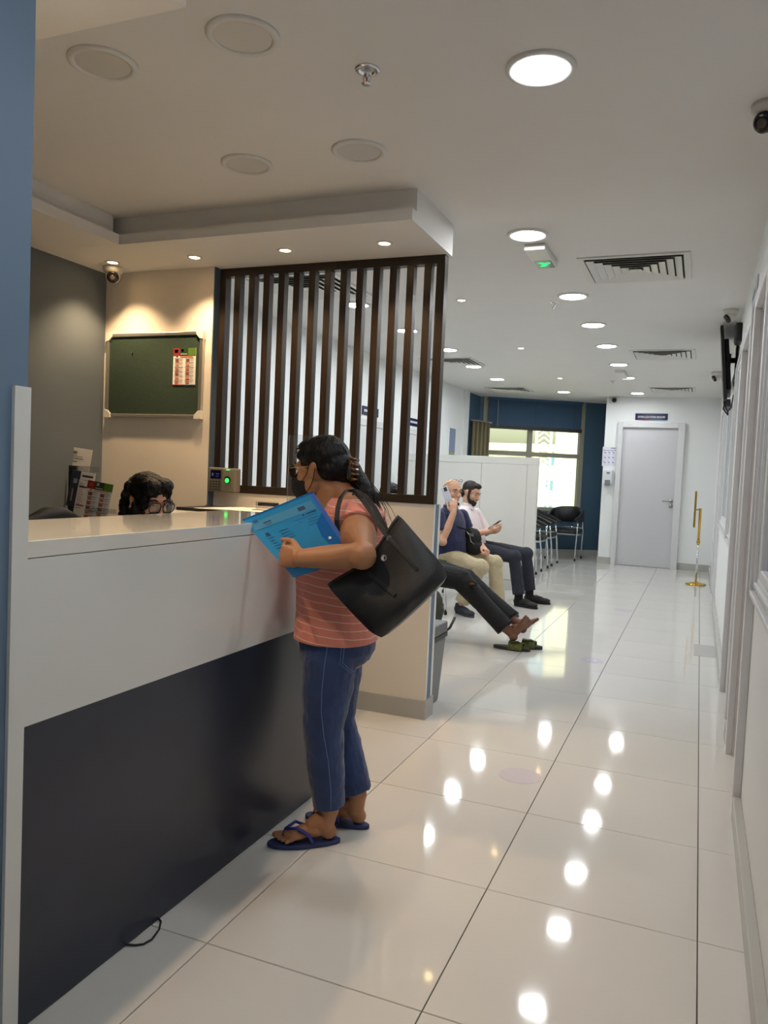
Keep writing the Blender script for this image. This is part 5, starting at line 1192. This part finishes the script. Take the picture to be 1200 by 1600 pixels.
# ------------------------------------------------------------------ receptionist behind the counter
def receptionist():
    hc = at(232, 782, 2.70); x, y, z = hc
    root = thing('person', (x-.08, y, .45), 'curly haired receptionist with glasses and black mask seated behind the counter', 'person')
    fwd = V3(.93, -.36, 0); o = V3(x-.085, y+.03, 0)
    sp = [(o+Z_*.48, .17, .13), (o+Z_*.58, .165, .12), (o+Z_*.68, .155, .115), (o+Z_*.78, .165, .115), (o+Z_*.86, .175, .10), (o+Z_*.92, .165, .085), (o+Z_*.955, .11, .07), (o+Z_*.98, .062, .055)]
    hf = V3(.93, -.30, -.26); hu = V3(.25, -.1, 1); l, f, _ = frame_from(fwd)
    arms = [dict(s=o+l*s*.17+Z_*.89, e=o+l*s*.21+f*.05+Z_*.70, w=o+l*s*.06+f*.13+Z_*.66, hand=dict(d=f-l*s*.5, n=V3(0, 0, -1), t=-l*s, curls=(30, 40, 20), s=.85)) for s in (1, -1)]
    legs = [dict(h=o+l*s*.09+Z_*.50, k=o+l*s*.10+f*.10+V3(-.05, .25, 0)*0+Z_*.46, a=o+l*s*.10+f*.02+Z_*.12) for s in (1, -1)]
    inf = figure(root, sp, fwd, (hc, hf, hu, .95), arms, legs, mat('skin_warm', (190, 140, 108), .5), mat('dark_blouse', (30, 30, 36), .8), mat('dark_trousers', (28, 28, 34), .85), sleeve=1.2)
    P = inf['P']; s = .95; face_bits(root, P, s, None, None, SKIN2); l, f, u = frame_from(hf, hu); R = Matrix((l, f, u)).transposed()
    def mk(b): b.ell(P(0, .056, -.062), (.060*s, .064*s, .050*s), R, seg=22); b.ell(P(0, .096, -.042), (.026*s, .024*s, .028*s), R, seg=16)
    organic('face_mask', MASK, root, mk, .005, 2)
    BR = mat('glasses_black', (18, 18, 20), .3)
    for k in (-1, 1):
        b = MB(); c = P(k*.035, .108, .002); pts = [c+l*.027*math.copysign(abs(math.cos(a))**.6, math.cos(a))+u*.021*math.copysign(abs(math.sin(a))**.6, math.sin(a)) for a in [i*math.pi/10 for i in range(21)]]
        b.tube(pts, .0022, 6, cap=False); b.tube([P(k*.062, .104, .012), P(k*.074, .06, .014), P(k*.080, .0, .008)], .0022, 6)
        if k == 1: b.tube([P(-.010, .110, .006), P(.010, .110, .006)], .0022, 6)
        g = b.build('glasses_rim', BR, root); MB().lathe(c, [(.024*s, 0), (.024*s, .001)], 18, f).build('lens', glass('spectacle_lens_clear', (250, 251, 252), .99), g)
    rnd = random.Random(11)
    def hair(b):
        b.ell(P(0, -.020, .040), (.086*s, .102*s, .086*s), R, seg=28); b.ell(P(.028, .045, .085), (.050*s, .050*s, .034*s), R, seg=18); b.ell(P(-.030, .045, .082), (.046*s, .050*s, .034*s), R, seg=18)
        for k in range(70):
            a = rnd.uniform(math.radians(35), math.radians(325)); zz = rnd.uniform(-.12, .06); r = .088+.012*rnd.random() + max(0, -zz)*.12
            b.ell(P(math.sin(a)*r*.9, math.cos(a)*r-.015, zz), (rnd.uniform(.014, .026),)*3, seg=8)
    hr = organic('hair', HAIR, root, hair, .005, 1, disp=.010, dscale=.016); b = MB()
    for k in range(150):                      # curls springing from the outline
        a = rnd.uniform(math.radians(60), math.radians(300)); zz = rnd.uniform(-.13, .085); r = .090; p0 = P(math.sin(a)*r*.9, math.cos(a)*r-.015, zz); out = (P(math.sin(a), math.cos(a), 0)-P(0, 0, 0)).normalized()
        n = 9; ph = rnd.uniform(0, 6); ln = rnd.uniform(.02, .05); b.tube([p0+out*(ln*.5*i/n)+V3(0, 0, -1)*(ln*i/n)+l*.006*math.sin(ph+i*1.1)+f*.006*math.cos(ph+i*1.1) for i in range(n)], [.0016]*5+[.0012, .001, .0008, .0005], 4)
    q = b.build('curls', HAIR, hr, smooth=True); q['kind'] = 'stuff'
receptionist()
# office chair beside the receptionist: a padded black back on a gas column
oc = thing('office_chair', (-2.42, 2.33, 0), 'black office chair whose rounded back shows above the counter at left', 'chair'); X0, Y0 = -2.30, 2.33
bk = at(84, 793, 2.25)
b = MB(); rs = []
for k in range(15):
    a = math.pi*(k/14); z = .62+(bk.z-.62)*k/14; wv = .235*math.sqrt(max(0.02, 1-((k/14-.45)/.56)**2)); rs.append(ring(V3(bk.x-.05+.05*k/14, bk.y, z), Y_, X_, wv, .028, 20))
b.rings(rs).build('backrest', BLACKL, oc, smooth=True)
MB().rings([ring(V3(bk.x+.16, bk.y, z), Y_, X_, w_, w_, 24, 3.2) for z, w_ in ((.44, .20), (.45, .225), (.50, .225), (.515, .20))]).build('seat', BLACKL, oc, auto=50)
MB().tube([V3(bk.x-.04, bk.y, .70), V3(bk.x-.04, bk.y, .42), V3(bk.x+.1, bk.y, .40)], .016, 8).build('back_bracket', BLACKP, oc)
MB().tube([V3(bk.x+.16, bk.y, .08), V3(bk.x+.16, bk.y, .44)], .025, 12).build('gas_column', BLACKP, oc)
for k in range(5):
    a = k*2*math.pi/5; e = V3(bk.x+.16+.25*math.cos(a), bk.y+.25*math.sin(a), .065)
    o = MB().tube([V3(bk.x+.16, bk.y, .09), e], [.022, .014], 8).build('base_arm', BLACKP, oc); MB().lathe(e+V3(0, -.01, -.038), [(.026, 0), (.026, .02)], 16, Y_).build('castor', BLACKP, o)
oc2 = copy_tree(oc); oc2.location = Vector(oc.location)+V3(-.02, .53, 0); oc2['label'] = 'black office chair the receptionist sits on'
